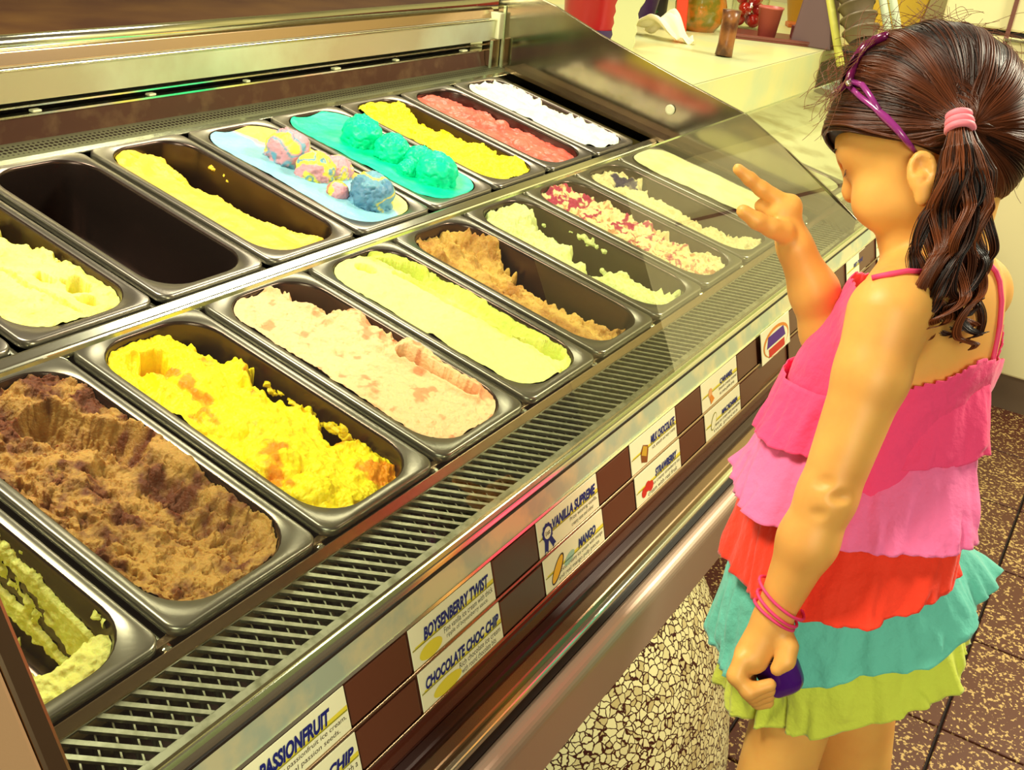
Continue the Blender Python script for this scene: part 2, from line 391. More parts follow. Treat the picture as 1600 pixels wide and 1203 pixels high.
# glass: front pane, inner end wall, posts
gp0, gp1 = V3(0, -.086, .7065), V3(0, .187, .876)
gd = nrm(gp1 - gp0); gn = np.cross(gd, [1, 0, 0]); gn = nrm(gn); gn = gn if gn[2] > 0 else -gn
th = .006
gl = MB().extx([tuple((gp0)[1:]), tuple((gp0 + gn * th)[1:]), tuple((gp1 + gn * th)[1:]), tuple((gp1)[1:])][::-1], -.165, XR).build('front_glass', M['glass'], case)
import bmesh
bm = bmesh.new(); bm.from_mesh(gl.data); bmesh.ops.recalc_face_normals(bm, faces=bm.faces); bm.to_mesh(gl.data); bm.free()
gl.data.materials.append(M['glass_edge'])
for k, p_ in enumerate(gl.data.polygons):
    if p_.area < .05 * 3 and abs(p_.normal.dot(Vector(gn))) < .5: p_.material_index = 1
prof = [(-.075, .722), (-.03, .752), (.08, .818), (.187, .8755), (.34, .918), (.53, .975), (.645, 1.016), (.79, 1.05)]
pts = prof + [dk(.803, -.03), dk(-.078, -.03)]
MB().extx(pts, EX, EX + .008).build('end_wall', M['dark_steel'], case, bevel=.001)
b0 = V3(EX - .001, .348, .8545)
ring = [(b0[0] - .004 * h, b0[1] + r * math.cos(a), b0[2] + r * math.sin(a)) for h, r in ((0, .0105), (.7, .0105), (1, .008)) for a in np.linspace(0, 2 * math.pi, 20, endpoint=False)]
fc = [(i * 20 + k, i * 20 + (k + 1) % 20, (i + 1) * 20 + (k + 1) % 20, (i + 1) * 20 + k) for i in range(2) for k in range(20)] + [tuple(range(40, 60))]
MB().add(ring, fc).build('glass_clamp', mat('white clamp', srgb(232, 232, 190), .3), case, smooth=False)
MB().box((1.60, .775, .862), (1.636, .80, .93)).build('corner_post', M['steel_brown'], case, bevel=.002)
MB().box((1.618, .770, .93), (1.638, .80, .985)).build('corner_block', M['card'], case, bevel=.002)
MB().box((1.637, .768, .862), (1.6415, .774, 1.0)).build('glass_edge_strip', M['glass_edge'], case)
MB().box((1.598, .772, .862), (1.602, .777, .928)).build('glass_edge_strip', M['glass_edge'], case)
ex('end_skirting', [dk(.75, .0), dk(.75, .008), dk(-.01, .008), dk(-.01, 0)], M['steel_brown'], x0=1.6, x1=EX, bevel=0)
# near-end post: a sloping slab with a metal trim on its edge
A = V3(-.15, .06, 1.106); B = V3(-.15, -.17, .603)
pd = nrm(B - A); pn = V3(0, -pd[2], pd[1]); pn = pn if pn[1] < 0 else -pn
q = []
for dx0, dx1, off0, off1, nm, mt in ((-.016, 0, 0, -.03, 'post_trim', M['steel_brown']), (-.30, -.016, .001, -.03, 'end_post', M['post'])):
    c = [A + V3(dx, 0, 0) + pn * o_ for o_ in (off1,) for dx in (dx0, dx1)]
    q = [A + V3(dx0, 0, 0) + pn * off1, A + V3(dx1, 0, 0) + pn * off1, B + V3(dx1, 0, 0) + pn * off1, B + V3(dx0, 0, 0) + pn * off1,
         A + V3(dx0, 0, 0) + pn * off0, A + V3(dx1, 0, 0) + pn * off0, B + V3(dx1, 0, 0) + pn * off0, B + V3(dx0, 0, 0) + pn * off0]
    MB().hexa(q).build(nm, mt, case, bevel=.003)
# second bay beyond the end wall
ex('bay_cover', [dk(.34, .0), dk(-.004, .0), dk(-.004, -.02), dk(.34, -.02)], M['cover'], x0=EX + .01, x1=XR)

ex('bay_back', [dk(.338, 0), (.328, .90), (.336, .90), dk(.346, 0)], M['counter'], x0=EX + .01, x1=XR, bevel=0)

# terrazzo base
tz = MB().lathe([(.368, 0), (.366, .05), (.354, .125), (.339, .172), (.321, .24), (.300, .29), (.270, .335), (.235, .375), (.20, .41), (.18, .448), (0, .450)], n=72)
o = tz.build('terrazzo_base', M['terrazzo'], smooth=True); o.location = (.75, .10, 0)
tag(o, 'bulging cream terrazzo base with dark joints under the display case', 'case base')
MB().box((-.6, .50, 0), (2.4, 1.2, .48)).build('plinth', M['black'], case)

# rear counter beyond the case
ct = MB().box((1.66, .33, .868), (3.85, 1.9, .90)).build('rear_counter', M['counter'], bevel=.004); tag(ct, 'cream worktop behind the end of the display case', 'worktop')

# ------------------------------------------------------------------ tubs
HW, HL = .0825, .1775                 # half width, half length of a tub rim
def rrect(hw, hl, r, n=9):            # rounded rectangle, 4n points
    out = []
    for cx, cy, a0 in ((hw - r, hl - r, 0), (-hw + r, hl - r, 90), (-hw + r, -hl + r, 180), (hw - r, -hl + r, 270)):
        for k in range(n):
            a = math.radians(a0 + 90 * k / (n - 1)); out.append((cx + r * math.cos(a), cy + r * math.sin(a)))
    return out
def tub_mesh():
    R = [(HW - .0015, HL - .0015, .014, -.0105), (HW, HL, .015, -.009), (HW, HL, .015, -.0025), (HW - .0012, HL - .0012, .014, -.0006), (HW - .003, HL - .003, .0125, 0),
         (.0715, .1665, .047, -.0004), (.0702, .1652, .046, -.0018), (.0692, .1642, .045, -.005), (.0660, .1610, .044, -.06), (.063, .158, .043, -.104), (.060, .155, .040, -.110), (.055, .150, .036, -.112)]
    v = []; f = []; n = 36
    for hw, hl, r, z in R: v += [(x, y, z) for x, y in rrect(hw, hl, r)]
    for i in range(len(R) - 1):
        f += [(i * n + k, i * n + (k + 1) % n, (i + 1) * n + (k + 1) % n, (i + 1) * n + k) for k in range(n)]
    f.append(tuple(range((len(R) - 1) * n, len(R) * n)))
    # outer skin
    O = [(HW - .0015, HL - .0015, .014, -.0105), (.0725, .1675, .047, -.0106), (.0655, .1605, .044, -.112), (.058, .153, .04, -.1145)]
    b = len(v)
    for hw, hl, r, z in O: v += [(x, y, z) for x, y in rrect(hw, hl, r)]
    for i in range(3):
        f += [(b + i * n + k, b + (i + 1) * n + k, b + (i + 1) * n + (k + 1) % n, b + i * n + (k + 1) % n) for k in range(n)]
    f.append(tuple(range(b + 3 * n, b + 4 * n))[::-1])
    return mesh_np('ice_cream_tub', v, f, True)
TUB = tub_mesh(); TUB.materials.append(M['tub']); TUB.materials.append(mat('sheen-tinted tub rim', (.26, .235, .19, 1), .3, .9, bump=(40, .03, .002)))
for p_ in list(TUB.polygons)[:36 * 5]: p_.material_index = 1  # rim faces take a lighter copy of the tub steel, sheen painted in
def tub_at(row, k):
    u = (k - .5) * .175 + (.147 if row else 0) + .0005
    return u, (.557 if row else .174)
def set_deck(o, u, v, wz=0):
    o.location = PP(u, v, wz); o.rotation_euler = (TH, 0, 0)

FL = {}
tubs = [(0, 0, 'black steel tub with scraps of pale ice cream, in the front row beside the post'),
        (0, 1, 'black steel tub filled with chocolate ice cream in the front row'),
        (0, 2, 'black steel tub of bright yellow ice cream in the front row'),
        (0, 3, 'black steel tub of salmon pink ice cream in the front row'),
        (0, 4, 'black steel tub of pale lemon ice cream in the front row'),
        (0, 5, 'black steel tub of caramel brown ice cream in the front row'),
        (0, 6, 'black steel tub nearly half empty of white ice cream in the front row'),
        (0, 7, 'black steel tub of ice cream rippled with raspberry'),
        (0, 8, 'black steel tub of cream ice cream with a dark purple streak'),
        (0, 9, 'black steel tub brimful of smooth cream ice cream under the pointing finger'),
        (1, 0, 'black steel tub cut off by the photo edge in the back row'),
        (1, 1, 'black steel tub of pale yellow ice cream at the back row near end'),
        (1, 2, 'empty black steel tub in the back row'),
        (1, 3, 'black steel tub half full of custard yellow ice cream in the back row'),
        (1, 4, 'black steel tub of blue rainbow ice cream in the back row'),
        (1, 5, 'black steel tub of turquoise green ice cream in the back row'),
        (1, 6, 'black steel tub of lemon yellow ice cream beside the green one'),
        (1, 7, 'black steel tub of coral red ice cream in the back row'),
        (1, 8, 'black steel tub of white ice cream beside the end wall')]
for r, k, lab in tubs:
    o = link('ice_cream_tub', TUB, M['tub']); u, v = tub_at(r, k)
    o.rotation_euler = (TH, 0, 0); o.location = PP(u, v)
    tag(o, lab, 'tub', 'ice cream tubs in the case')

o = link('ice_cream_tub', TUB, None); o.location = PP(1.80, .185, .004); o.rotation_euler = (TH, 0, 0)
tag(o, 'empty black tub let into the pale cover beyond the end wall', 'tub', 'ice cream tubs in the case')

# ------------------------------------------------------------------ ice cream, a carved height field in each tub
def ice_mat(name, col, col2=None, rough=.5, grain=1.0, attr=False, sss=.25):
    m = mat(name, col, rough, 0, .35, bump=(300, .5 * grain, .0022), sss=sss, vary=(26, col2, .42, .62) if col2 and not attr else None, attr='tint' if attr else None)
    return m
def ice(r, k, m, name_label, fn, nu=110, nv=250, seed=0, tint=None, rim=0.0):
    """fn(s,t,x,y,N) gives height over the rim; s runs across (-1 left .. 1 right), t along (0 front .. 1 back)"""
    hw, hl, rr = .0688, .1638, .045
    t = (np.arange(nv) + .5) / nv; t = .5 - .5 * np.cos(np.pi * (t * .97 + .015)) * 1.0
    t = .35 * t + .65 * (np.arange(nv) + .5) / nv
    y = (t * 2 - 1) * (hl - .0004)
    over = np.clip(np.abs(y) - (hl - rr), 0, rr * .999)
    wid = hw - rr + np.sqrt(rr * rr - over * over)
    s = np.linspace(-1, 1, nu)
    S, T = np.meshgrid(s, t); X = S * wid[:, None]; Y = np.repeat(y[:, None], nu, 1)
    so = seed * 7.31
    N = lambda sc, o=3, dx=0: fbm(np.stack([X * sc + so + dx, Y * sc + so * 1.7, np.full_like(X, so * .37 + dx)], -1), o)
    Z = fn(S, T, X, Y, N)
    Z = Z + .0065 * sstep(Z, -.055, -.022) * (1 - sstep(Z, -.004, .006))
    jit = .0012
    X2 = X + jit * N(220, 2, 5.1) * (1 - np.abs(S)) ; Y2 = Y + jit * N(220, 2, 9.7) * np.minimum(1, 8 * np.minimum(T, 1 - T))
    # keep inside the tapering wall
    shrink = 1 - np.clip(-Z, 0, .11) * .0030 / .065 / .06 * 1.0
    X2 = X2 * shrink; Y2 = Y2 * (1 - np.clip(-Z, 0, .11) * .0033 / .16 / .06)
    Z = np.maximum(Z, -.1118)
    v = np.stack([X2, Y2, Z], -1).reshape(-1, 3)
    idx = np.arange(nu * nv).reshape(nv, nu)
    f = np.stack([idx[:-1, :-1], idx[:-1, 1:], idx[1:, 1:], idx[1:, :-1]], -1).reshape(-1, 4)
    zq = Z.reshape(-1)[f].max(1)
    f = f[zq > -.1112]
    me = mesh_np('ice_cream', v, f)
    if tint is not None:
        C = tint(S, T, X, Y, N, Z).reshape(-1, 3)
        a = me.color_attributes.new('tint', 'FLOAT_COLOR', 'POINT')
        a.data.foreach_set('color', np.concatenate([C, np.ones((len(C), 1))], 1).astype(np.float32).ravel())
    o = link('ice_cream', me, m); u, vv = tub_at(r, k); set_deck(o, u, vv, rim)
    tag(o, name_label, 'ice cream', 'ice cream in the tubs')
    return o
def seg(S, T, a, b):                  # distance (in s units, t stretched to match) to a segment
    px, py = S, T * 4.8; ax, ay, bx, by = a[0], a[1] * 4.8, b[0], b[1] * 4.8
    dx, dy = bx - ax, by - ay; h = np.clip(((px - ax) * dx + (py - ay) * dy) / (dx * dx + dy * dy), 0, 1)
    return np.hypot(px - ax - h * dx, py - ay - h * dy), h
def groove(Z, S, T, a, b, wd, dep, N=None):
    d, h = seg(S, T, a, b)
    if N is not None: d = d + .12 * wd * N(90, 2, 3.3)
    g = np.clip(1 - (d / wd) ** 2, 0, 1)
    lip = np.exp(-((d - wd) / (wd * .35)) ** 2) * .12
    return Z - dep * np.sqrt(g) + dep * lip
def edge_drop(S, T, Z, e, wdt=.16, N=None, rag=.22, lump=.008):
    """ice cream ends at s = e(t): ragged, lumpy edge, then a fall to the tub floor"""
    ee = np.interp(T, [p[0] for p in e], [p[1] for p in e])
    d = S - ee - .24
    if N is not None: d = d + rag * N(34, 4, 1.9)
    if N is not None: Z = Z + .55 * lump * np.exp(-((d + .14) / .2) ** 2) * (.5 + N(60, 3, 8.8))
    if N is not None: Z = Z + (.0026 * N(170, 3, 6.1) + .003 * N(90, 3, 2.2)) * np.exp(-((d + .05) / .22) ** 2)
    return Z - .012 * sstep(d, -.25, .02) - .12 * sstep(d, -.02, wdt * 2.2) ** 1.3
def hole(S, T, Z, c, rs, rt, N, dep=.13):
    d = np.hypot((S - c[0]) / rs, (T - c[1]) / rt) + .45 * N(40, 3, 4.4)
    return Z - dep * (1 - sstep(d, .75, 1.1))

C = dict(lemon=srgb(252, 250, 150))
I = {}
def M_ice(n, *a, **k): I[n] = ice_mat(n, *a, **k); return I[n]
rgb = lambda *c: np.array(srgb(*c)[:3])

# front row -----------------------------------------------------------
def f_scraps(S, T, X, Y, N):
    film = fbm(np.stack([X * 62 + Y * 10, Y * 9, np.full_like(X, 3.3)], -1), 2) + .35 * N(70, 3)
    Z = -.118 + (.012 + .016 * sstep(S, -.3, .9)) * sstep(film, .02, .22) + .003 * N(160, 2)
    edge = np.maximum(np.exp(-((T) / .15) ** 2), .9 * np.exp(-((S + 1) / .22) ** 2)) + .16 * N(50, 3, 2)
    return np.maximum(Z, -.118 + .10 * sstep(edge, .42, .75) + .003 * N(150, 2))
ice(0, 0, M_ice('scraps cream', srgb(232, 228, 128), srgb(214, 206, 110), grain=1.4), 'scraps of pale lime cream ice cream stuck to the sides of a scraped out tub', f_scraps, seed=1, nu=130)
def f_choc(S, T, X, Y, N):
    r = N(36, 4)
    Z = -.012 - .010 * (1 - S * S) * (.6 + .5 * np.sin(T * 9)) + .0042 * r + .0018 * N(110, 3, 3) + .0009 * N(260, 2, 5)
    q = N(70, 3, 21); Z += .0026 * sstep(q, .05, .16) - .003 * sstep(-q, .16, .26)      # broken plates and pits
    Z += .020 * np.exp(-(((S - .35) / .4) ** 2 + ((T - .93) / .09) ** 2)) * (.8 + .4 * N(60, 3, 7))
    Z += .007 * np.exp(-(((S - .80) / .2) ** 2 + ((T - .45) / .12) ** 2)) * (1 + .7 * N(60, 3, 6))
    Z = groove(Z, S, T, (.1, .80), (.60, .60), .38, .026, N)
    Z = groove(Z, S, T, (.1, .5), (.55, .12), .4, .012, N)
    Z -= .010 * np.exp(-((S + .75) / .25) ** 2) * sstep(N(40, 3, 2), .05, .2)
    return np.minimum(Z, .007)
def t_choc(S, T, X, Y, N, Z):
    k = sstep(N(40, 4, 6) + .4 * N(130, 2, 9) + .3 * sstep(S, .1, .9) - .05, -.5, .8)[..., None]  # mottled browns, with shade of the far side painted in
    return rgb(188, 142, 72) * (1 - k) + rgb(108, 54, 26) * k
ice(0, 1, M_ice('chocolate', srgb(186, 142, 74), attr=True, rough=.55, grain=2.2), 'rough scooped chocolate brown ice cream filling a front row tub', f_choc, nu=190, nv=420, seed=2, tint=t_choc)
def f_yellow(S, T, X, Y, N):
    Z = -.014 + .007 * N(26, 3) + .0025 * N(130, 3, 4) - .012 * sstep(S, -.2, 1)
    Z = edge_drop(S, T, Z, [(0, 1.3), (.14, 1.15), (.2, .86), (.34, .62), (.42, .95), (.5, .55), (.62, .42), (.7, .9), (.78, .45), (.88, .25), (1, .3)], .14, N, .26, .010)
    Z = hole(S, T, Z, (-.25, .88), .22, .07, N)
    for c, ra, h in (((-.5, .52), .33, .010), ((-.55, .30), .36, .012), ((-.1, .72), .4, .010), ((-.62, .15), .3, .006)):
        d = np.hypot((S - c[0]) / ra, (T - c[1]) * 4.8 / ra / 1.3); Z += h * np.sqrt(np.clip(1 - d * d, 0, 1))
    Z = groove(Z, S, T, (-.5, .93), (-.75, .78), .14, .010, N)
    return np.minimum(Z, .004)
def t_yellow(S, T, X, Y, N, Z):
    k = sstep(N(38, 3, 6) + .55 * np.exp(-(((S - .75) / .3) ** 2 + ((T - .06) / .05) ** 2)) + .3 * np.exp(-(((S + .1) / .2) ** 2 + ((T - .45) / .05) ** 2)), .42, .85)[..., None]
    return rgb(255, 226, 24) * (1 - k) + rgb(240, 150, 14) * k
ice(0, 2, M_ice('mango yellow', srgb(255, 224, 24), attr=True, grain=1.0), 'bright mango yellow ice cream with dark holes at the back, in the front row', f_yellow, nu=150, nv=320, seed=3, tint=t_yellow)
def f_pink(S, T, X, Y, N):
    Z = -.009 + .003 * N(30, 3) + .0012 * N(160, 3, 2)
    ridge = sstep(S, .05, .5) * sstep(T, .30, .5)
    Z += ridge * (.007 + .009 * N(44, 4, 4))
    Z = edge_drop(S, T, Z, [(0, 1.5), (.4, 1.2), (.48, .78), (.58, .62), (.66, .8), (.74, .42), (.85, .22), (.93, .35), (1, .1)], .14, N, .26, .014)
    Z = groove(Z, S, T, (.60, .42), (.66, .13), .17, .055, N)
    Z += .007 * np.exp(-((S - .88) / .12) ** 2) * sstep(T, .08, .16) * (1 - sstep(T, .38, .46)) * (1 + .6 * N(90, 3, 3))
    return np.minimum(Z, .009)
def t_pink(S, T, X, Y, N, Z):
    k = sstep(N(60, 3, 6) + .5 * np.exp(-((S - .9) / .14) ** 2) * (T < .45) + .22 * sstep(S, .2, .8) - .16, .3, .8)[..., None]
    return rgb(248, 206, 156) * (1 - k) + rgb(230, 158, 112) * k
ice(0, 3, M_ice('salmon', srgb(250, 208, 156), attr=True, grain=1.5), 'salmon pink ice cream with a crumbled ridge along its far side', f_pink, nu=150, nv=330, seed=4, tint=t_pink)
def f_lemon(S, T, X, Y, N):
    Z = -.008 - .012 * sstep(S, .1, .7) + .010 * sstep(S, .65, .95) + .003 * N(40, 3) + .0018 * N(170, 3, 2) * sstep(S, -.2, .6)
    Z = groove(Z, S, T, (.52, .24), (.80, .08), .15, .030, N)
    Z = groove(Z, S, T, (.45, .42), (.5, .34), .09, .012)
    Z = groove(Z, S, T, (.30, .80), (.42, .46), .20, .010)
    Z = groove(Z, S, T, (.5, .99), (.75, .80), .17, .03, N)
    Z = hole(S, T, Z, (-.15, .9), .16, .05, N, .03)
    Z += .010 * np.exp(-(((S - .85) / .2) ** 2 + ((T - .75) / .07) ** 2)) * N(70, 3, 5)
    return np.minimum(Z, .004)
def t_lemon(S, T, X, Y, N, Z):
    k = sstep(S + .35 * N(35, 3, 6) - .35 * (T < .25), .15, .75)[..., None]  # greener towards the far side: shading of the ridge put into the tint
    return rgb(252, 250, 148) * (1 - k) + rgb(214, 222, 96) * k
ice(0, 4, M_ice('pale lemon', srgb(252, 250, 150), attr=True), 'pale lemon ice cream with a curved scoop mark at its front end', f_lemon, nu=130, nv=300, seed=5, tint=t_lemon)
def f_caramel(S, T, X, Y, N):
    Z = -.022 + .004 * N(40, 4) + .0028 * N(130, 3, 3) - .012 * sstep(S, -.6, .4)
    Z += .010 * np.exp(-((T - .85) / .13) ** 2) * (1 + N(50, 3, 5))
    Z = edge_drop(S, T, Z, [(0, 1.2), (.06, .95), (.14, .45), (.3, .22), (.5, .20), (.62, .45), (.8, .75), (1, .5)], .12, N, .2, .010)
    Z += .016 * np.exp(-(((S - .80) / .25) ** 2)) * sstep(T, .55, .75) * (1 + .5 * N(70, 3, 6))
    Z = groove(Z, S, T, (-.1, .62), (-.4, .5), .24, .010, N)
    return np.minimum(Z, -.001)
ice(0, 5, M_ice('caramel', srgb(222, 180, 88), srgb(182, 128, 52), grain=1.8), 'caramel brown ice cream cut back to a dark hollow on its far side', f_caramel, nu=130, nv=280, seed=6)
def f_white6(S, T, X, Y, N):
    Z = -.020 + .005 * N(50, 4) + .003 * N(150, 3, 3)
    Z += .014 * np.exp(-((T - .88) / .09) ** 2)
    return np.minimum(edge_drop(S, T, Z, [(0, 1.4), (.05, .7), (.1, .1), (.2, -.25), (.35, -.45), (.5, -.3), (.6, -.05), (.75, .02), (.88, .3), (1, .45)], .12, N, .30, .010), 0)
ice(0, 6, M_ice('lime white', srgb(238, 240, 160), srgb(220, 228, 150), grain=1.3), 'crumbly lime white ice cream left along the near side of its tub', f_white6, seed=7, nu=120, nv=270)
def f_rasp(S, T, X, Y, N):
    Z = -.014 + .006 * N(60, 4) + .003 * N(160, 3, 3)
    return np.minimum(edge_drop(S, T, Z, [(0, 1.2), (.1, .6), (.2, .3), (.5, .5), (.7, .6), (1, .7)], .15, N, .3, .008), .002)
def t_rasp(S, T, X, Y, N, Z):
    n = N(34, 3, 6); k = sstep(1 - np.abs(n) * 4.5 + 1.1 * (T - .55), .15, .6)[..., None]
    b = sstep(N(110, 2, 12), .3, .5)[..., None]
    return (rgb(236, 222, 158) * (1 - b) + rgb(206, 150, 100) * b) * (1 - k) + rgb(176, 26, 74) * k
ice(0, 7, M_ice('raspberry ripple', srgb(236, 222, 158), attr=True, grain=1.3), 'cream ice cream rippled with raspberry red in the front row', f_rasp, seed=8, tint=t_rasp, nu=120, nv=260)
def f_berry(S, T, X, Y, N):
    Z = -.018 + .006 * N(50, 4) + .002 * N(150, 3, 3)
    return np.minimum(edge_drop(S, T, Z, [(0, .9), (.1, .2), (.3, -.2), (.45, .1), (.6, -.1), (.75, .2), (.9, .9), (1, 1)], .15, N, .35, .008), -.002)
def t_berry(S, T, X, Y, N, Z):
    k = sstep(1.1 - np.hypot((S - .25) / .5, (T - .86) / .10) + .4 * N(60, 3, 4), .1, .4)[..., None]
    return rgb(226, 214, 150) * (1 - k) + rgb(44, 22, 66) * k
ice(0, 8, M_ice('berry cream', srgb(226, 214, 150), attr=True, grain=1.3), 'cream ice cream with a dark purple streak and hollow, beyond the raspberry one', f_berry, seed=9, tint=t_berry)
ice(0, 9, M_ice('smooth cream', srgb(238, 240, 170), srgb(224, 228, 150)), 'smooth untouched cream ice cream beneath the pointing finger', lambda S, T, X, Y, N: -.004 + .0018 * N(30, 3) + .003 * (1 - S * S), seed=10, nu=70, nv=160)

# back row ------------------------------------------------------------
def f_pale(S, T, X, Y, N):
    Z = -.010 + .004 * N(36, 3) + .0012 * N(150, 2, 3) - .006 * sstep(S, .2, .8)
    Z = groove(Z, S, T, (-.35, .62), (.05, .04), .07, .008)
    Z = hole(S, T, Z, (.55, .20), .22, .05, N); Z = hole(S, T, Z, (.45, .10), .16, .035, N); Z = hole(S, T, Z, (.25, .26), .10, .05, N)
    Z = edge_drop(S, T, Z, [(0, 1.3), (.35, 1.1), (.5, .6), (.6, .2), (.7, .45), (1, .4)], .16, N, .34, .006)
    Z = hole(S, T, Z, (-.2, .68), .13, .06, N)
    return np.minimum(Z, .002)
ice(1, 1, M_ice('pale yellow', srgb(252, 246, 130), srgb(238, 230, 110)), 'pale yellow ice cream with a long scratch, in the back row', f_pale, nu=140, nv=300, seed=11)
def f_custard(S, T, X, Y, N):
    Z = -.012 + .003 * N(24, 3) - .010 * sstep(S, -.6, .4)
    Z += .012 * np.exp(-(((S + .25) / .3) ** 2 + ((T - .86) / .08) ** 2)) + .014 * np.exp(-(((S + .75) / .2) ** 2 + ((T - .93) / .05) ** 2))
    Z = hole(S, T, Z, (-.55, .92), .09, .03, N, .05)
    return np.minimum(edge_drop(S, T, Z, [(0, .95), (.05, .75), (.1, .5), (.2, .28), (.3, .12), (.5, -.05), (.62, -.1), (.7, -.22), (.8, -.02), (.9, .12), (1, .2)], .30, N, .10, .004), .003)
ice(1, 3, M_ice('custard', srgb(250, 218, 72), srgb(242, 204, 60), rough=.4, grain=.5), 'smooth custard yellow ice cream heaped along one side of its tub', f_custard, nu=120, nv=260, seed=12)
def t_rainbow(S, T, X, Y, N, Z):
    b = rgb(142, 200, 214); n = N(22, 3, 3); c = np.broadcast_to(b, S.shape + (3,)).copy()
    def put(c, k, col): return c * (1 - k[..., None]) + rgb(*col) * k[..., None]
    band = S - (.15 + 1.1 * (.86 - T)) + .35 * n
    c = put(c, sstep(band, .0, .12) * (T > .35), (236, 222, 90)); c = put(c, sstep(band, -.14, -.04) * (1 - sstep(band, .04, .1)) * (T > .4), (222, 164, 176))
    c = put(c, sstep(S + .5 * n - 1.2 * T, .45, .7) * (T < .25), (238, 232, 130))
    return c
ice(1, 4, M_ice('rainbow', srgb(142, 200, 214), attr=True, rough=.4, grain=.5), 'smooth sky blue ice cream with yellow and pink bands under rainbow scoops', lambda S, T, X, Y, N: -.008 + .0015 * N(24, 3) - .004 * (1 - S * S), nu=100, nv=220, seed=13, tint=t_rainbow)
ice(1, 5, M_ice('turquoise', srgb(0, 226, 168), srgb(0, 212, 156), rough=.4, grain=.5), 'smooth turquoise green ice cream under a row of green scoops', lambda S, T, X, Y, N: -.007 + .0018 * N(24, 3) - .004 * (1 - S * S), nu=80, nv=180, seed=14)
def f_lem2(S, T, X, Y, N):
    Z = -.010 + .004 * N(36, 3) + .0015 * N(140, 2, 3) + .006 * np.exp(-((T - .92) / .06) ** 2)
    Z = edge_drop(S, T, Z, [(0, 1.4), (.14, 1.1), (.22, .75), (.4, .45), (.55, .4), (.7, .1), (.85, .45), (1, .5)], .16, N, .34, .008)
    Z = hole(S, T, Z, (-.55, .93), .10, .03, N); Z = hole(S, T, Z, (-.5, .64), .10, .025, N)
    return np.minimum(Z, .004)
ice(1, 6, M_ice('vivid yellow', srgb(255, 238, 20), srgb(246, 226, 16), grain=.7), 'vivid lemon yellow ice cream with scraps on its far wall, beside the green one', f_lem2, nu=120, nv=250, seed=15)
def f_coral(S, T, X, Y, N):
    Z = -.014 + .0035 * N(34, 3) - .008 * sstep(S, .2, .9)
    Z = edge_drop(S, T, Z, [(0, 1.4), (.3, 1.1), (.45, .8), (.6, .95), (.8, .7), (1, .6)], .18, N, .2, .004)
    for c in ((-.2, .62), (.3, .5), (-.3, .28)):
        d = np.hypot((S - c[0]) / .3, (T - c[1]) * 4.8 / .22); Z += .008 * np.sqrt(np.clip(1 - d * d, 0, 1))
    return np.minimum(Z, .002)
ice(1, 7, M_ice('coral', srgb(248, 118, 96), srgb(236, 96, 78), rough=.35, grain=.5), 'coral red ice cream in the back row next to the white one', f_coral, nu=100, nv=220, seed=16)
def f_wht(S, T, X, Y, N):
    Z = -.008 + .004 * N(36, 3) + .0025 * N(120, 3, 3) * sstep(S, -.1, .5)
    Z = hole(S, T, Z, (-.45, .93), .22, .03, N)
    return np.minimum(edge_drop(S, T, Z, [(0, 1.3), (.3, .95), (.5, .75), (.55, .55), (.7, .8), (1, .8)], .2, N, .3, .008), .006)
ice(1, 8, M_ice('vanilla white', srgb(255, 250, 222), srgb(246, 246, 206)), 'bright white ice cream with a crumbled far edge beside the end wall', f_wht, nu=100, nv=220, seed=17)

# smears left on the bare far walls of scraped tubs
def smear(r, k, m, label, seed, thr=.1, y0=-.115, y1=.115, z0=-.100, z1=-.006, sx=14, sz=60, sh=.6):
    ny, nz = 200, 90; y = np.linspace(y0, y1, ny); z = np.linspace(z0, z1, nz); Yg, Zg = np.meshgrid(y, z)
    q = np.stack([Yg * sx + Zg * sh * sx, Zg * sz - Yg * sh * sz * .35, np.full_like(Yg, seed * 4.7)], -1)
    edge = np.minimum(np.minimum(Yg - y0, y1 - Yg) / .02, np.minimum(Zg - z0, z1 - Zg) / .01).clip(0, 1)
    mk = fbm(q, 2) + .35 * fbm(np.stack([Yg * 120, Zg * 120, np.full_like(Yg, seed)], -1), 3) - thr - .6 * (1 - edge)
    th_ = .0045 * sstep(mk, 0, .25) + .0008 * fbm(np.stack([Yg * 200, Zg * 200, np.full_like(Yg, 2.0)], -1), 2)
    X = .0692 - .0062 * (-Zg / .104) + .0003 - np.maximum(th_, 0)
    idx = np.arange(ny * nz).reshape(nz, ny); f = np.stack([idx[:-1, :-1], idx[1:, :-1], idx[1:, 1:], idx[:-1, 1:]], -1).reshape(-1, 4)
    f = f[(mk.reshape(-1)[f] > 0).any(1)]
    o = link('ice_cream_smear', mesh_np('ice_cream_smear', np.stack([X, Yg, Zg], -1).reshape(-1, 3), f), m); u, v = tub_at(r, k); set_deck(o, u, v)
    return tag(o, label, 'ice cream smear', 'ice cream smears on bare tub walls')
smear(0, 0, I['scraps cream'], 'pale lime streaks smeared along the bare wall of the tub beside the post', 3, -.02, y0=-.13, y1=.10)
smear(0, 2, I['mango yellow'] if False else M_ice('yellow smear', srgb(236, 206, 30)), 'thin yellow scraps on the bare far wall of the mango yellow tub', 5, .42, z0=-.05)
smear(0, 6, I['lime white'], 'lime white scraps on the bare far wall of the half empty white tub', 7, .45)
smear(1, 3, I['custard'], 'custard yellow scraps on the bare far wall near the back of its tub', 8, .42, y0=.0, z0=-.05)
smear(1, 6, I['vivid yellow'], 'bright yellow scraps on the bare far wall of the lemon yellow tub', 9, .20, z0=-.04)

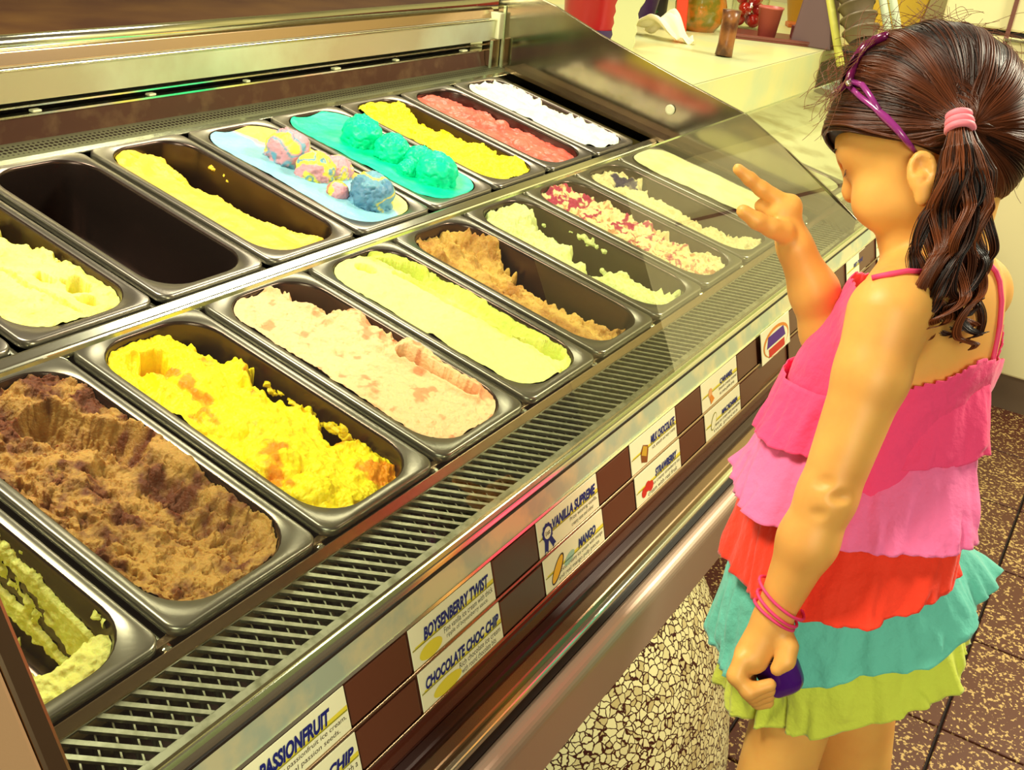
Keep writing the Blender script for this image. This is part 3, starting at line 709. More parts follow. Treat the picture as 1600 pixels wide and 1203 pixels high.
# scoops --------------------------------------------------------------
def scoop(u, v, r, m, label, group, seed, z=-.012, cols=None, sq=.92):
    nu, nv = 72, 48
    a = np.linspace(0, 2 * np.pi, nu, endpoint=False); b = np.linspace(-.42 * np.pi, .5 * np.pi, nv)
    A, Bb = np.meshgrid(a, b)
    D = np.stack([np.cos(Bb) * np.cos(A), np.cos(Bb) * np.sin(A), np.sin(Bb)], -1)
    n = fbm(D * 2.2 + seed * 3.7, 4); n2 = fbm(D * 9 + seed * 1.3, 3)
    # a rolled ball: creases along a tilted swirl, and a torn skirt round the foot
    ax = nrm([math.cos(seed * 2.1), math.sin(seed * 2.1), .4]); hgt = D @ ax
    cre = np.exp(-((np.mod(hgt * 1.6 + .25 * n + .3 * seed, 1) - .5) / .05) ** 2)
    skirt = np.exp(-((Bb + .55) / .25) ** 2)
    torn = sstep(hgt + .35 * n, .25, .6)
    R = r * (1 + .07 * n - .08 * cre + .045 * n2 * torn + .008 * n2 + .12 * skirt * (1 + 1.3 * n2))
    V = D * R[..., None]; V[..., 2] *= sq
    V[..., 2] += r * .62
    idx = np.arange(nu * nv).reshape(nv, nu); nx = np.roll(idx, -1, 1)
    f = np.stack([idx[:-1], nx[:-1], nx[1:], idx[1:]], -1).reshape(-1, 4)
    me = mesh_np('ice_cream_scoop', V.reshape(-1, 3), f)
    if cols is not None:
        q = fbm(D * 1.15 + seed * 5.9, 2) + .10 * n + .04 * n2
        lim = np.linspace(-.5, .5, len(cols) + 1)[1:-1]; c = np.broadcast_to(rgb(*cols[0]), q.shape + (3,)).copy()
        for li, co in zip(lim, cols[1:]):
            k = sstep(q, li - .04, li + .04)[..., None]; c = c * (1 - k) + rgb(*co) * k
        at = me.color_attributes.new('tint', 'FLOAT_COLOR', 'POINT')
        at.data.foreach_set('color', np.concatenate([c.reshape(-1, 3), np.ones((nu * nv, 1))], 1).astype(np.float32).ravel())
    o = link('ice_cream_scoop', me, m); set_deck(o, u, v, z)
    return tag(o, label, 'scoop', group)
RB = M_ice('rainbow scoop', srgb(200, 200, 120), attr=True, rough=.42, grain=.7); TQ = I['turquoise']
BL, YE, PK = (112, 168, 190), (240, 222, 84), (222, 160, 170)
g = 'rainbow scoops on the blue ice cream'
scoop(.770, .610, .034, RB, 'large rainbow scoop, pink and blue on top and yellow below, farthest from the glass', g, 1.0, cols=[PK, BL, PK, YE, YE])
scoop(.765, .548, .029, RB, 'yellow rainbow scoop with a pink crease, in the middle of its row', g, 2.3, cols=[YE, BL, YE, YE, PK])
scoop(.800, .535, .024, RB, 'small crumbled pale yellow and lilac scoop against the middle rainbow scoop', g, 5.3, cols=[PK, YE, (200, 180, 200), YE])
scoop(.747, .487, .017, RB, 'torn scrap of pink and yellow rainbow ice cream between two scoops', g, 3.1, cols=[(226, 140, 120), YE, YE, PK])
scoop(.777, .447, .033, RB, 'blue rainbow scoop with a yellow stripe, nearest the glass', g, 4.4, cols=[(90, 140, 170), BL, BL, YE, BL])
g = 'turquoise scoops on the green ice cream'
scoop(.945, .608, .033, TQ, 'turquoise scoop with a smooth crown, farthest from the glass', g, 6.2)
scoop(.948, .545, .030, TQ, 'smooth round turquoise scoop in the middle of its row', g, 7.7)
scoop(.965, .500, .027, TQ, 'crumbly turquoise scoop squashed between two rounder ones', g, 8.9)
scoop(.947, .452, .034, TQ, 'largest turquoise scoop, rough on one side, nearest the glass', g, 9.3)
scoop(.925, .492, .018, TQ, 'small torn turquoise lump at the foot of the scoops', g, 10.4)

# ------------------------------------------------------------------ flavour cards on the sloping front
FR = Matrix(((1, 0, 0), (0, .2588, -.966), (0, .966, .2588)))   # columns: along, up the face, outward
def card_root(name, x0, row, wid=.131, hgt=.041, label='', off=None):
    t = (.0228 if row == 0 else .0662); o_ = (.0012 if row == 0 else .0035) if off is None else off
    y, z = facept(t, o_)
    o = MB().box((0, -hgt / 2, -.0004), (wid, hgt / 2, .0006)).build(name, M['card'], None, bevel=.0004, seg=1)
    o.matrix_world = Matrix.Translation((x0, y, z)) @ FR.to_4x4()
    return tag(o, label, 'card', 'flavour cards')
def text(name, body, m, parent, x, y, width, height, shear=.0, bold=0.0, z=.0008):
    c = bpy.data.curves.new('t', 'FONT'); c.body = body; c.size = 1; c.shear = shear; c.offset = bold; c.extrude = .0; c.resolution_u = 3
    o = bpy.data.objects.new('t', c); COL.objects.link(o)
    me = bpy.data.meshes.new_from_object(o.evaluated_get(bpy.context.evaluated_depsgraph_get()))
    bpy.data.objects.remove(o); bpy.data.curves.remove(c)
    n = len(me.vertices); a = np.zeros(n * 3, np.float32); me.vertices.foreach_get('co', a); a = a.reshape(-1, 3)
    lo, hi = a.min(0), a.max(0)
    a[:, 0] = (a[:, 0] - lo[0]) / (hi[0] - lo[0]) * width + x
    a[:, 1] = (a[:, 1] - lo[1]) / (hi[1] - lo[1]) * height + y
    a[:, 2] = z
    me.vertices.foreach_set('co', a.ravel()); me.update(); me.name = name
    return link(name, me, m, parent)
def flat(name, pts, m, parent, z=.0009):
    return MB().add([(x, y, z) for x, y in pts], [tuple(range(len(pts)))]).build(name, m, parent)
def blob(cx, cy, rx, ry, n=20, rot=0, wob=0, k=0):
    out = []
    for i in range(n):
        a = 2 * math.pi * i / n; r = 1 + wob * math.cos(k * a)
        x, y = rx * r * math.cos(a), ry * r * math.sin(a)
        out.append((cx + x * math.cos(rot) - y * math.sin(rot), cy + x * math.sin(rot) + y * math.cos(rot)))
    return out
def card(i, row, head, l1, l2, hx, hw, label, hh=.0082, tx=.36):
    x0 = -.0475 + .2155 * i; W = .131
    c = card_root('flavour_card', x0, row, label=label)
    flat('yellow_band', [(W * .04, -.0012), (W * .995, -.0012), (W * .995, .003), (W * .04, .0005)], M['card_yellow'], c, .0007)
    flat('rule_line', [(.0015, -.0022), (W - .001, -.0022), (W - .001, -.0008), (.0015, -.0008)], M['card_olive'], c, .0008)
    text('lettering', head, M['navy'], c, W * hx, -.0004, W * hw, hh, .32, .045, .0011)
    if l1: text('small_print', l1, M['ink'], c, W * tx, -.0095, W * (.97 - tx), .0058, .1, 0)
    if l2: text('small_print', l2, M['ink'], c, W * (tx + .02), -.0165, W * (.88 - tx), .0058, .1, 0)
    return c
c0 = card(0, 0, 'PASSIONFRUIT', 'Tangy passionfruit ice cream,', 'with real passion seeds.', .25, .60, 'cream card reading PASSIONFRUIT, upper row', .0138, .30)
c1 = card(0, 1, 'MINT CHOC CHIP', 'Mint ice cream with a', 'round choc chip blend', .10, .86, 'cream card ending in CHOC CHIP below the passionfruit card, cut off by the frame', .0115, .5)
c2 = card(1, 0, 'BOYSENBERRY TWIST', 'Fine vanilla ice cream with thick', 'ripple of boysenberry sauce.', .14, .80, 'cream card reading BOYSENBERRY TWIST', .0125, .36)
flat('berry_patch', blob(.026, -.012, .017, .0075), M['card_yellow'], c2)
c3 = card(1, 1, 'CHOCOLATE CHOC CHIP', 'Rich chocolate ice cream', 'with round chocolate bits', .06, .91, 'cream card reading CHOCOLATE CHOC CHIP', .0112, .44)
flat('chip_patch', blob(.038, -.012, .022, .0070), M['card_yellow'], c3)
c4 = card(2, 0, 'VANILLA SUPREME', 'Prize winning vanilla,', 'creamy taste and colour', .23, .73, 'cream card with a blue prize ribbon reading VANILLA SUPREME', .0118, .50)
flat('ribbon_tail', [(.012, -.004), (.020, -.006), (.016, -.020), (.0125, -.0175), (.009, -.020)], M['navy'], c4, .0010)
flat('ribbon_tail', [(.019, -.006), (.025, -.004), (.033, -.016), (.029, -.0165), (.027, -.020)], M['navy'], c4, .0010)
flat('rosette', blob(.0185, .0015, .0105, .0105, 44, 0, .07, 11), M['navy'], c4, .0012)
flat('rosette_disc', blob(.0185, .0015, .0068, .0068), M['card'], c4, .0014)
text('lettering', '1st', M['ink'], c4, .0140, -.0010, .009, .0052, .1, .02, .0016)
c5 = card(2, 1, 'MANGO', 'Luscious creamy ice cream with mango', 'and real mango pulp pieces', .55, .31, 'cream card with a yellow mango reading MANGO', .0108, .18)
flat('leaf_print', blob(.052, -.001, .012, .0055, 16, .3), M['teal_print'], c5, .0008)
flat('mango_outline', blob(.0265, -.0015, .0185, .0075, 24, .75), M['ink'], c5, .0010)
flat('mango_print', blob(.0255, -.0010, .0165, .0058, 24, .75), M['mango'], c5, .0013)
c6 = card(3, 0, 'MILK CHOCOLATE', 'rich, smooth and very creamy', '', .42, .55, 'cream card with a block of chocolate reading MILK CHOCOLATE', .0108, .44)
flat('chocolate_print', [(.026, -.013), (.041, -.0185), (.047, -.004), (.047, .002), (.034, .007), (.026, .0)], M['choc_print'], c6, .0010)
flat('chocolate_print', [(.027, -.004), (.040, -.010), (.0445, .001), (.034, .006)], M['gold_print'], c6, .0012)
c7 = card(3, 1, 'STRAWBERRY', 'Luscious creamy strawberry ice', 'cream with real fruit', .42, .50, 'cream card with red strawberries reading STRAWBERRY', .0105, .22)
for k, (a, b) in enumerate(((.022, -.007), (.032, -.003), (.040, -.0055))):
    flat('strawberry_print', blob(a, b, .0075, .0062, 16, .4), M['red_print'], c7, .0010 + .0001 * k)
c8 = card(4, 0, 'CARAMEL', 'Smooth creamy caramel', 'ice cream, golden syrup', .50, .36, 'cream card reading CARAMEL near the girl', .0075, .46)
flat('sweet_print', blob(.030, -.001, .0075, .006, 18, .6), M['skin_print'], c8, .0010)
flat('sweet_print', [(.026, -.006), (.034, -.004), (.043, -.013), (.030, -.0175)], M['orange_print'], c8, .0011)
c9 = card(4, 1, 'MACADAMIA', 'Creamy ice cream with macadamia', 'nut pieces', .45, .46, 'cream card reading MACADAMIA near the girl', .0075, .2)
flat('nut_print', blob(.030, .001, .014, .0075, 20, .8), M['card_olive'], c9, .0009)
flat('nut_print', blob(.030, .001, .0125, .0062, 20, .8), M['card'], c9, .0011)
cl = card_root('promotion_card', 1.035, 0, .13, .052, 'white pointed card with an orange arch and purple banner', .006)
flat('arch_print', blob(.066, -.003, .058, .023, 28), M['orange_print'], cl, .0009)
flat('arch_print', blob(.066, -.005, .053, .020, 28), M['card'], cl, .0011)
flat('banner_print', [(.022, -.006), (.108, -.006), (.100, .011), (.030, .011)], M['purple_print'], cl, .0013)
flat('banner_print', [(.030, -.022), (.102, -.022), (.102, -.009), (.030, -.009)], M['red_print'], cl, .0013)
cr = card(7, 0, 'RED TONE', '', '', .35, .5, 'far cream card glimpsed beside the girl’s chest', .0075); cr.location.x = 1.508
cx = card(8, 0, 'VANILLA', '', '', .45, .4, 'farthest cream card glimpsed below the girl’s chin', .0075); cx.location.x = 1.722
flat('bottle_print', [(.030, -.014), (.042, -.016), (.042, .0), (.033, .006), (.028, .0)], M['card_olive'], cx)
cy = card(8, 1, 'VANILLA', '', '', .45, .4, 'lower far cream card glimpsed under the girl’s chin', .0075); cy.location.x = 1.722

# ------------------------------------------------------------------ things on the rear counter
CZ = .90
def onc(x, y, z=CZ):
    r = RC.T @ np.array([(x - 800) / FPX, (y - 601.5) / FPX, 1.0]); return CAM + r * (z - CAM[2]) / r[2]
red = mat('red plastic', srgb(178, 14, 34), .3); purple = mat('purple plastic', srgb(70, 40, 110), .35)
p = onc(915, 62)
o = MB().lathe([(.0, 0), (.062, 0), (.064, .004), (.078, .17), (.081, .172), (.081, .178), (.074, .178), (.06, .01), (0, .008)], n=40).build('tub_bucket', red, smooth=True); o.location = p + V3(.05, .02, 0)
b = MB().lathe([(.0645, .006), (.0665, .006), (.0685, .026), (.0665, .026)], n=40).build('base_band', mat('blue band', srgb(60, 40, 90), .4), o)
tag(o, 'red plastic bucket with a blue band round its foot on the rear counter', 'bucket'); o.name = 'bucket'
# zigzag-edged paper sleeve
p = onc(975, 74); n = 15; pts = []
for k in range(n): pts.append((-.032 - (.004 if k % 2 else 0) + .004 * k / n, .19 * k / (n - 1)))
for k in range(n): pts.append((.034 + (.004 if k % 2 else 0) - (.012 if k > 6 else 0), .19 * (1 - k / (n - 1))))
v = [(x, -.008, z) for x, z in pts] + [(x, .008, z) for x, z in pts]; m_ = len(pts)
o = MB().add(v, [(i, (i + 1) % m_, m_ + (i + 1) % m_, m_ + i) for i in range(m_)] + [tuple(range(m_)), tuple(range(m_, 2 * m_))[::-1]]).build('paper_sleeve', mat('pale paper', srgb(214, 216, 160), .7))
o.location = p; o.rotation_euler = (0, 0, math.radians(-72)); tag(o, 'pale paper sleeve with zigzag edges standing beside the red bucket', 'paper sleeve')
p = onc(1002, 40); o = MB().lathe([(0, 0), (.020, 0), (.042, .12), (.045, .12), (.045, .125), (.039, .125), (.018, .006), (0, .006)], n=28).build('cup', purple, smooth=True); o.location = p + V3(.02, 0, 0)
tag(o, 'purple tapered cup behind the paper sleeve', 'cup')
p = onc(1022, 30); o = MB().lathe([(0, 0), (.04, 0), (.042, .004), (.042, .11), (.034, .125), (.034, .14), (0, .14)], n=28).build('jar', M['black'], smooth=True); o.location = p + V3(.05, .03, 0)
tag(o, 'small black jar at the back of the rear counter', 'jar')
p = onc(1033, 26); o = MB().lathe([(0, 0), (.012, .002), (.020, .012), (.022, .022), (.018, .034), (.008, .042), (.006, .05), (0, .05)], n=24).build('bottle', mat('green glass', srgb(10, 70, 30), .08, 0, .8), smooth=True); o.location = p + V3(-.06, 0, 0)
tag(o, 'little dark green bottle in front of the black jar', 'bottle')
# crumpled white napkin
p = onc(1030, 60); n1, n2 = 24, 18; vv = []; ff = []
for j in range(n2):
    for i in range(n1):
        a, b = i / (n1 - 1) - .5, j / (n2 - 1) - .5
        z = .045 * math.exp(-(a * 3.0) ** 2) + .018 * math.sin(9 * a + 4 * b) * (.5 + b) + .012 + .006 * math.sin(21 * b + 5 * a)
        vv.append((a * .17 + .02 * math.sin(6 * b), b * .075 * (1 - .6 * abs(a)), max(z, .001)))
for j in range(n2 - 1):
    for i in range(n1 - 1): ff.append((j * n1 + i, j * n1 + i + 1, (j + 1) * n1 + i + 1, (j + 1) * n1 + i))
o = MB().add(vv, ff).build('napkin', mat('white napkin', srgb(250, 240, 200), .8), smooth=True); o.location = p + V3(.0, .0, 0); o.rotation_euler = (0, 0, math.radians(-105))
sm = o.modifiers.new('thick', 'SOLIDIFY'); sm.thickness = .002
tag(o, 'crumpled white paper napkin lying on the rear counter', 'napkin')
p = onc(1062, 52); q_ = [V3(-.012, 0, 0), V3(.016, 0, 0), V3(.016, .03, 0), V3(-.012, .03, 0), V3(-.03, 0, .15), V3(.004, 0, .15), V3(.004, .03, .15), V3(-.03, .03, .15)]
o = MB().hexa(q_).build('carton', mat('red orange card', srgb(222, 60, 20), .5), bevel=.002); o.location = p; o.rotation_euler = (0, 0, math.radians(-70)); tag(o, 'narrow red orange carton standing beside the napkin', 'carton')
p = onc(1083, 48); am = mat('amber glass', srgb(196, 120, 40), .12, 0, .7, vary=(30, srgb(120, 110, 30), .4, .6))
o = MB().lathe([(0, 0), (.05, 0), (.07, .03), (.075, .07), (.066, .10), (.070, .105), (.064, .105), (.068, .07), (.06, .03), (0, .01)], n=32).build('bowl', am, smooth=True); o.location = p + V3(.03, 0, 0)
tag(o, 'round amber glass bowl on the rear counter', 'bowl')
p = onc(1160, 46)
jr = empty('lolly_jar', p + V3(.03, 0, 0)); tag(jr, 'clear jar of red and dark lollies on the rear counter', 'jar')
MB().lathe([(0, 0), (.052, 0), (.056, .006), (.056, .10), (.046, .115), (.046, .125), (.043, .125), (.053, .10), (.053, .008), (0, .006)], n=32).build('jar_body', M['glass'], jr, smooth=True)
lm = [mat('red lolly', srgb(190, 24, 16), .15, coat=.5), mat('dark lolly', srgb(60, 8, 10), .15, coat=.5), mat('orange lolly', srgb(226, 90, 20), .15, coat=.5)]
ball = MB().lathe([(0, -.016)] + [(.016 * math.cos(a), .016 * math.sin(a)) for a in np.linspace(-1.3, 1.3, 9)] + [(0, .016)], n=16)
k = 0; bmesh_ = mesh_np('lolly', ball.v, ball.f, True)
LAY = ['bottom', 'middle', 'top']
for lz in range(3):
    for a in range(3):
        aa = a * 2 * math.pi / 3 + lz * .9
        me = bmesh_.copy() if k else bmesh_
        o = link('lolly', me, lm[a]); o.scale = (1.25,) * 3; o.location = jr.location + Vector((.027 * math.cos(aa), .027 * math.sin(aa), .027 + lz * .031))
        tag(o, 'glossy %s lolly in the %s layer of the clear jar' % (['red', 'dark', 'orange'][a], LAY[lz]), 'lolly', 'lollies in the jar'); k += 1
def cup(px, py, col, lab, r=.036, h=.10, dx=0):
    p = onc(px, py); o = MB().lathe([(0, 0), (r * .7, 0), (r, h), (r * 1.06, h), (r * 1.06, h + .005), (r * .93, h + .005), (r * .64, .006), (0, .006)], n=28).build('cup', mat(lab, col, .35), smooth=True)
    o.location = p + V3(dx, 0, 0); return tag(o, lab, 'cup')
cup(1196, 62, srgb(190, 96, 84), 'terracotta pink cup beside the lolly jar', .034, .085)
cup(1250, 36, srgb(206, 146, 40), 'wide amber cup on the rear counter', .06, .085)
p = onc(1238, 42); o = MB().box((-.03, -.02, 0), (.03, .02, .014)).build('packet', mat('orange packet', srgb(190, 96, 40), .4), bevel=.003); o.location = p; o.rotation_euler = (0, 0, .5); tag(o, 'small flat orange packet in front of the amber cup', 'packet')
p = onc(1230, 70); tr = empty('tray', p); tr.rotation_euler = (0, 0, math.radians(-66)); tag(tr, 'thin brown tray edge on the rear counter', 'tray')
tm = mat('brown tray', srgb(120, 60, 44), .4)
MB().box((-.15, 0, 0), (.13, .22, .005)).build('base', tm, tr, bevel=.002); MB().box((-.15, 0, .005), (.13, .006, .014)).build('rim', tm, tr, bevel=.002)
p = onc(1245, 66); o = MB().box((-.018, -.015, 0), (.018, .015, .035)).build('box', mat('maroon card', srgb(128, 60, 56), .5), bevel=.002); o.location = p + V3(.05, .02, .0055); tag(o, 'little maroon box standing on the brown tray', 'box')
p = onc(1130, 88); o = MB().tube([p + V3(0, 0, .001), p + V3(.004, 0, .03), p + V3(.006, .0, .085), p + V3(.006, 0, .11)], [.022, .020, .021, .023], 20).build('pot', mat('brown glazed pot', srgb(150, 96, 50), .3, vary=(30, srgb(90, 50, 30), .4, .6)), smooth=True); tag(o, 'slim brown glazed pot on the rear counter', 'pot')
# leaning dispenser of stacked cups between two rails
dr = empty('cup_dispenser', onc(1342, 84)); tag(dr, 'leaning dispenser with a stack of grey cups between pale rails', 'dispenser')
S0 = onc(1352, 92) - V3(.0, .0, 0); ax = nrm(V3(.14, .22, .42))
cupm = mat('grey cup', srgb(120, 104, 78), .4); side = nrm(np.cross(ax, [1, .2, 0]))
for k in range(7):
    c = S0 + ax * (.05 + .035 * k); mb = MB(); b2 = np.cross(ax, side); rg = []
    for r_, h_ in ((.035, 0), (.047, .026), (.050, .026), (.050, .031), (.044, .031)):
        rg += [c + ax * h_ + r_ * (math.cos(a) * side + math.sin(a) * b2) for a in np.linspace(0, 2 * math.pi, 24, endpoint=False)]
    o = mb.add(rg, [(i * 24 + q, i * 24 + (q + 1) % 24, (i + 1) * 24 + (q + 1) % 24, (i + 1) * 24 + q) for i in range(4) for q in range(24)]).build('stacked_cup', cupm, None, smooth=True)
    tag(o, 'grey cup held in the leaning dispenser, ' + ['lowest of its stack', 'second from the bottom', 'third from the bottom', 'in the middle of its stack', 'third from the top', 'second from the top', 'topmost of its stack'][k], 'cup', 'grey cups in the dispenser')
for sd, m_, nm in ((-.065, mat('yellow rail', srgb(226, 222, 110), .4), 'rail'), (.068, mat('pale rail', srgb(216, 228, 196), .4), 'rail'), (.092, mat('pale rail', srgb(216, 228, 196), .4), 'rail')):
    a = S0 + side * sd * -1; o = MB().tube([a, a + ax * .42], .011, 10).build(nm, m_, dr, smooth=True); o.location = -dr.location
    o.matrix_parent_inverse = Matrix()
o = MB().box((-.07, -.05, -.002), (.07, .05, .012)).build('base', M['black'], dr, bevel=.003)
p = onc(1300, 84); o = MB().hexa([V3(-.05, -.06, 0), V3(.05, -.06, 0), V3(.05, .06, 0), V3(-.05, .06, 0), V3(-.03, -.03, .14), V3(.03, -.03, .14), V3(.03, .05, .14), V3(-.03, .05, .14)]).build('napkin_holder', mat('mauve plastic', srgb(112, 84, 84), .4), bevel=.004); o.location = p + V3(.1, .08, 0)
tag(o, 'mauve tapered napkin holder beside the cup dispenser', 'napkin holder')
p = onc(1436, 62); pts = [(-.13, 0)] + [(.09 + .04 * math.sin(a), .16 + .16 * -math.cos(a) + 0) for a in np.linspace(0, math.pi * .9, 10)] + [(-.13, .33)]
o = MB().add([(-.012, y, z) for y, z in pts] + [(.012, y, z) for y, z in pts], [(i, (i + 1) % len(pts), len(pts) + (i + 1) % len(pts), len(pts) + i) for i in range(len(pts))] + [tuple(range(len(pts)))[::-1], tuple(range(len(pts), 2 * len(pts)))]).build('display_board', mat('yellow board', srgb(232, 196, 60), .5, vary=(4, srgb(222, 180, 46), .4, .6)), bevel=.003)
o.location = (3.55, .40, CZ); o.rotation_euler = (0, 0, math.pi); tag(o, 'yellow board with a rounded side standing behind the girl’s head', 'board')

# ------------------------------------------------------------------ the girl: one continuous body grown from a distance field
EXR, UPV, AWAY = RC[0], -RC[1], RC[2]
def smin(a, b, k):
    h = np.clip(.5 + .5 * (b - a) / k, 0, 1); return b + (a - b) * h - k * h * (1 - h)
class SDF:
    def __init__(s): s.p = []
    def cap(s, a, b, ra, rb, k=.012):
        a, b = np.asarray(a, float), np.asarray(b, float)
        def f(q):
            ba = b - a; h = np.clip(((q - a) @ ba) / (ba @ ba), 0, 1)
            return np.linalg.norm(q - a - h[..., None] * ba, axis=-1) - (ra + h * (rb - ra))
        r = max(ra, rb); s.p.append((f, np.minimum(a, b) - r, np.maximum(a, b) + r, k, 1)); return s
    def chain(s, pts, rad, k=.006):
        for i in range(len(pts) - 1): s.cap(pts[i], pts[i + 1], rad[i], rad[i + 1], k)
        return s
    def ell(s, c, ax, r, k=.02, sign=1):
        c = np.asarray(c, float); Q = np.array([nrm(v) for v in ax]); r = np.asarray(r, float)
        def f(q):
            l = (q - c) @ Q.T; k0 = np.linalg.norm(l / r, axis=-1); k1 = np.linalg.norm(l / r ** 2, axis=-1) + 1e-9
            return k0 * (k0 - 1) / k1
        m = r.max(); s.p.append((f, c - m, c + m, k, sign)); return s
    def cut(s, f):                      # keep where f <= 0
        s.p.append((f, None, None, .003, 2)); return s
    def at(s, q, off=0):
        q = np.asarray(q, float); d = np.full(q.shape[:-1], .2)
        for f, lo, hi, k, sg in s.p:
            e = f(q)
            d = smin(d, e - off, k) if sg == 1 else (np.maximum(d, -e) if sg == -1 else (-smin(-d, e, k) if sg == -2 else np.maximum(d, e)))
        return d
    def grid(s, h, off=0, pad=.012):
        los = [p[1] for p in s.p if p[4] == 1]; his = [p[2] for p in s.p if p[4] == 1]
        lo = np.min(los, 0) - pad - off; hi = np.max(his, 0) + pad + off
        n = np.ceil((hi - lo) / h).astype(int) + 1
        F = np.full(n, .2, np.float32)
        for f, l, u, k, sg in s.p:
            if l is None: i0, i1 = np.zeros(3, int), n
            else:
                m = k + off + 3 * h
                i0 = np.clip(np.floor((l - m - lo) / h).astype(int), 0, n); i1 = np.clip(np.ceil((u + m - lo) / h).astype(int) + 1, 0, n)
            if (i1 <= i0).any(): continue
            g = np.stack(np.meshgrid(*[lo[a] + h * np.arange(i0[a], i1[a]) for a in range(3)], indexing='ij'), -1)
            e = f(g); sl_ = tuple(slice(i0[a], i1[a]) for a in range(3)); cur = F[sl_]
            F[sl_] = smin(cur, e - off, k) if sg == 1 else (np.maximum(cur, -e) if sg == -1 else (-smin(-cur, e, k) if sg == -2 else np.maximum(cur, e)))
        return F, lo, h
def nets(F, lo, h):
    ins = F < 0; nx, ny, nz = F.shape
    cs = [(a, b, c) for a in (0, 1) for b in (0, 1) for c in (0, 1)]
    def sh(A, c): return A[c[0]:nx - 1 + c[0], c[1]:ny - 1 + c[1], c[2]:nz - 1 + c[2]]
    cnt = sum(sh(ins, c).astype(np.int8) for c in cs); act = (cnt > 0) & (cnt < 8)
    ijk = np.argwhere(act); idx = -np.ones(act.shape, np.int64); idx[act] = np.arange(len(ijk))
    val = {c: F[ijk[:, 0] + c[0], ijk[:, 1] + c[1], ijk[:, 2] + c[2]] for c in cs}
    acc = np.zeros((len(ijk), 3)); num = np.zeros(len(ijk))
    for a in cs:
        for ax in range(3):
            if a[ax] == 0:
                b = list(a); b[ax] = 1; b = tuple(b); va, vb = val[a], val[b]; m = (va < 0) != (vb < 0)
                t = np.where(m, va / np.where(m, va - vb, 1), 0); p = np.tile(np.array(a, float), (len(ijk), 1)); p[:, ax] = t
                acc += p * m[:, None]; num += m
    V = lo + h * (ijk + acc / num[:, None]); faces = []
    for ax in range(3):
        o1, o2 = [(1, 2), (2, 0), (0, 1)][ax]
        A = ins.take(range(F.shape[ax] - 1), ax); B = ins.take(range(1, F.shape[ax]), ax); E = np.argwhere(A != B)
        E = E[(E[:, o1] > 0) & (E[:, o2] > 0) & (E[:, o1] < F.shape[o1] - 1) & (E[:, o2] < F.shape[o2] - 1)]
        def cell(d1, d2):
            q = E.copy(); q[:, o1] -= d1; q[:, o2] -= d2; return idx[q[:, 0], q[:, 1], q[:, 2]]
        q = np.stack([cell(1, 1), cell(0, 1), cell(0, 0), cell(1, 0)], 1)
        fl_ = A[E[:, 0], E[:, 1], E[:, 2]]; q[~fl_] = q[~fl_][:, ::-1]; q = q[(q >= 0).all(1)]; faces.append(q)
    return V, np.concatenate(faces)

HD = P(1443, 190, 1.05)
fh = nrm(-.83 * EXR - .27 * UPV + .54 * AWAY)                     # where the face points
uh = .10 * EXR + .97 * UPV - .10 * AWAY; uh = nrm(uh - fh * (uh @ fh)); lh = np.cross(uh, fh)
if lh @ AWAY > 0: lh = -lh                                        # lh: her left, towards the photographer
def H(f, u, l): return HD + fh * f + uh * u + lh * l
Lsh, Rsh = P(1388, 492, .985), P(1528, 458, 1.15)
lat = nrm(Rsh - Lsh); CH = P(1436, 535, 1.085); PV = P(1322, 880, 1.14); bax = nrm(CH - PV)
fac = nrm(np.cross(lat, bax)); fac = fac if fac @ (-EXR) > 0 else -fac; lat = nrm(np.cross(bax, fac))
body = SDF()
# trunk
body.ell(CH, (lat, bax, fac), (.098, .12, .072), .03)
body.ell(P(1362, 735, 1.11), (lat, bax, fac), (.085, .11, .070), .04)
body.ell(PV, (lat, bax, fac), (.082, .080, .066), .03)
body.cap(Lsh * .75 + CH * .25 + bax * .02, Rsh * .8 + CH * .2 + bax * .02, .036, .034, .03)
body.cap(P(1452, 452, 1.075), H(-.018, -.075, 0), .040, .036, .018)
# left arm hanging, right arm reaching
eL, wL = P(1292, 775, 1.0), P(1207, 966, 1.04)
body.cap(Lsh, P(1362, 585, .985), .0385, .0335, .02).cap(P(1362, 585, .985), eL, .0335, .0272, .012)
body.cap(eL, P(1262, 845, 1.013), .0272, .0275, .010).cap(P(1262, 845, 1.013), wL, .0275, .0172, .012)
eR, wR = P(1292, 520, 1.135), P(1243, 388, 1.105)
body.cap(Rsh, eR, .034, .027, .02).cap(eR, P(1272, 455, 1.12), .0265, .0245, .012).cap(P(1272, 455, 1.12), wR, .0245, .0185, .012)
# left hand closed round a purse
body.cap(wL, P(1175, 1025, 1.045), .0175, .018, .010).cap(P(1214, 980, 1.05), P(1190, 1025, 1.07), .0155, .015, .010)
for i in range(4):
    d = 1.036 + .0135 * i; K = P(1160 + 3 * i, 1030 + 5 * i, d)
    body.chain([K, P(1150 + 6 * i, 1056 + 5 * i, d), P(1170 + 5 * i, 1080 + 5 * i, d - .002), P(1203 - 1 * i, 1070 + 9 * i, d - .004)], [.0092, .0086, .0080, .0066], .005)
body.chain([P(1220, 985, 1.035), P(1231, 1010, 1.028), P(1228, 1032, 1.024), P(1214, 1046, 1.024)], [.0105, .0092, .0082, .0066], .007)
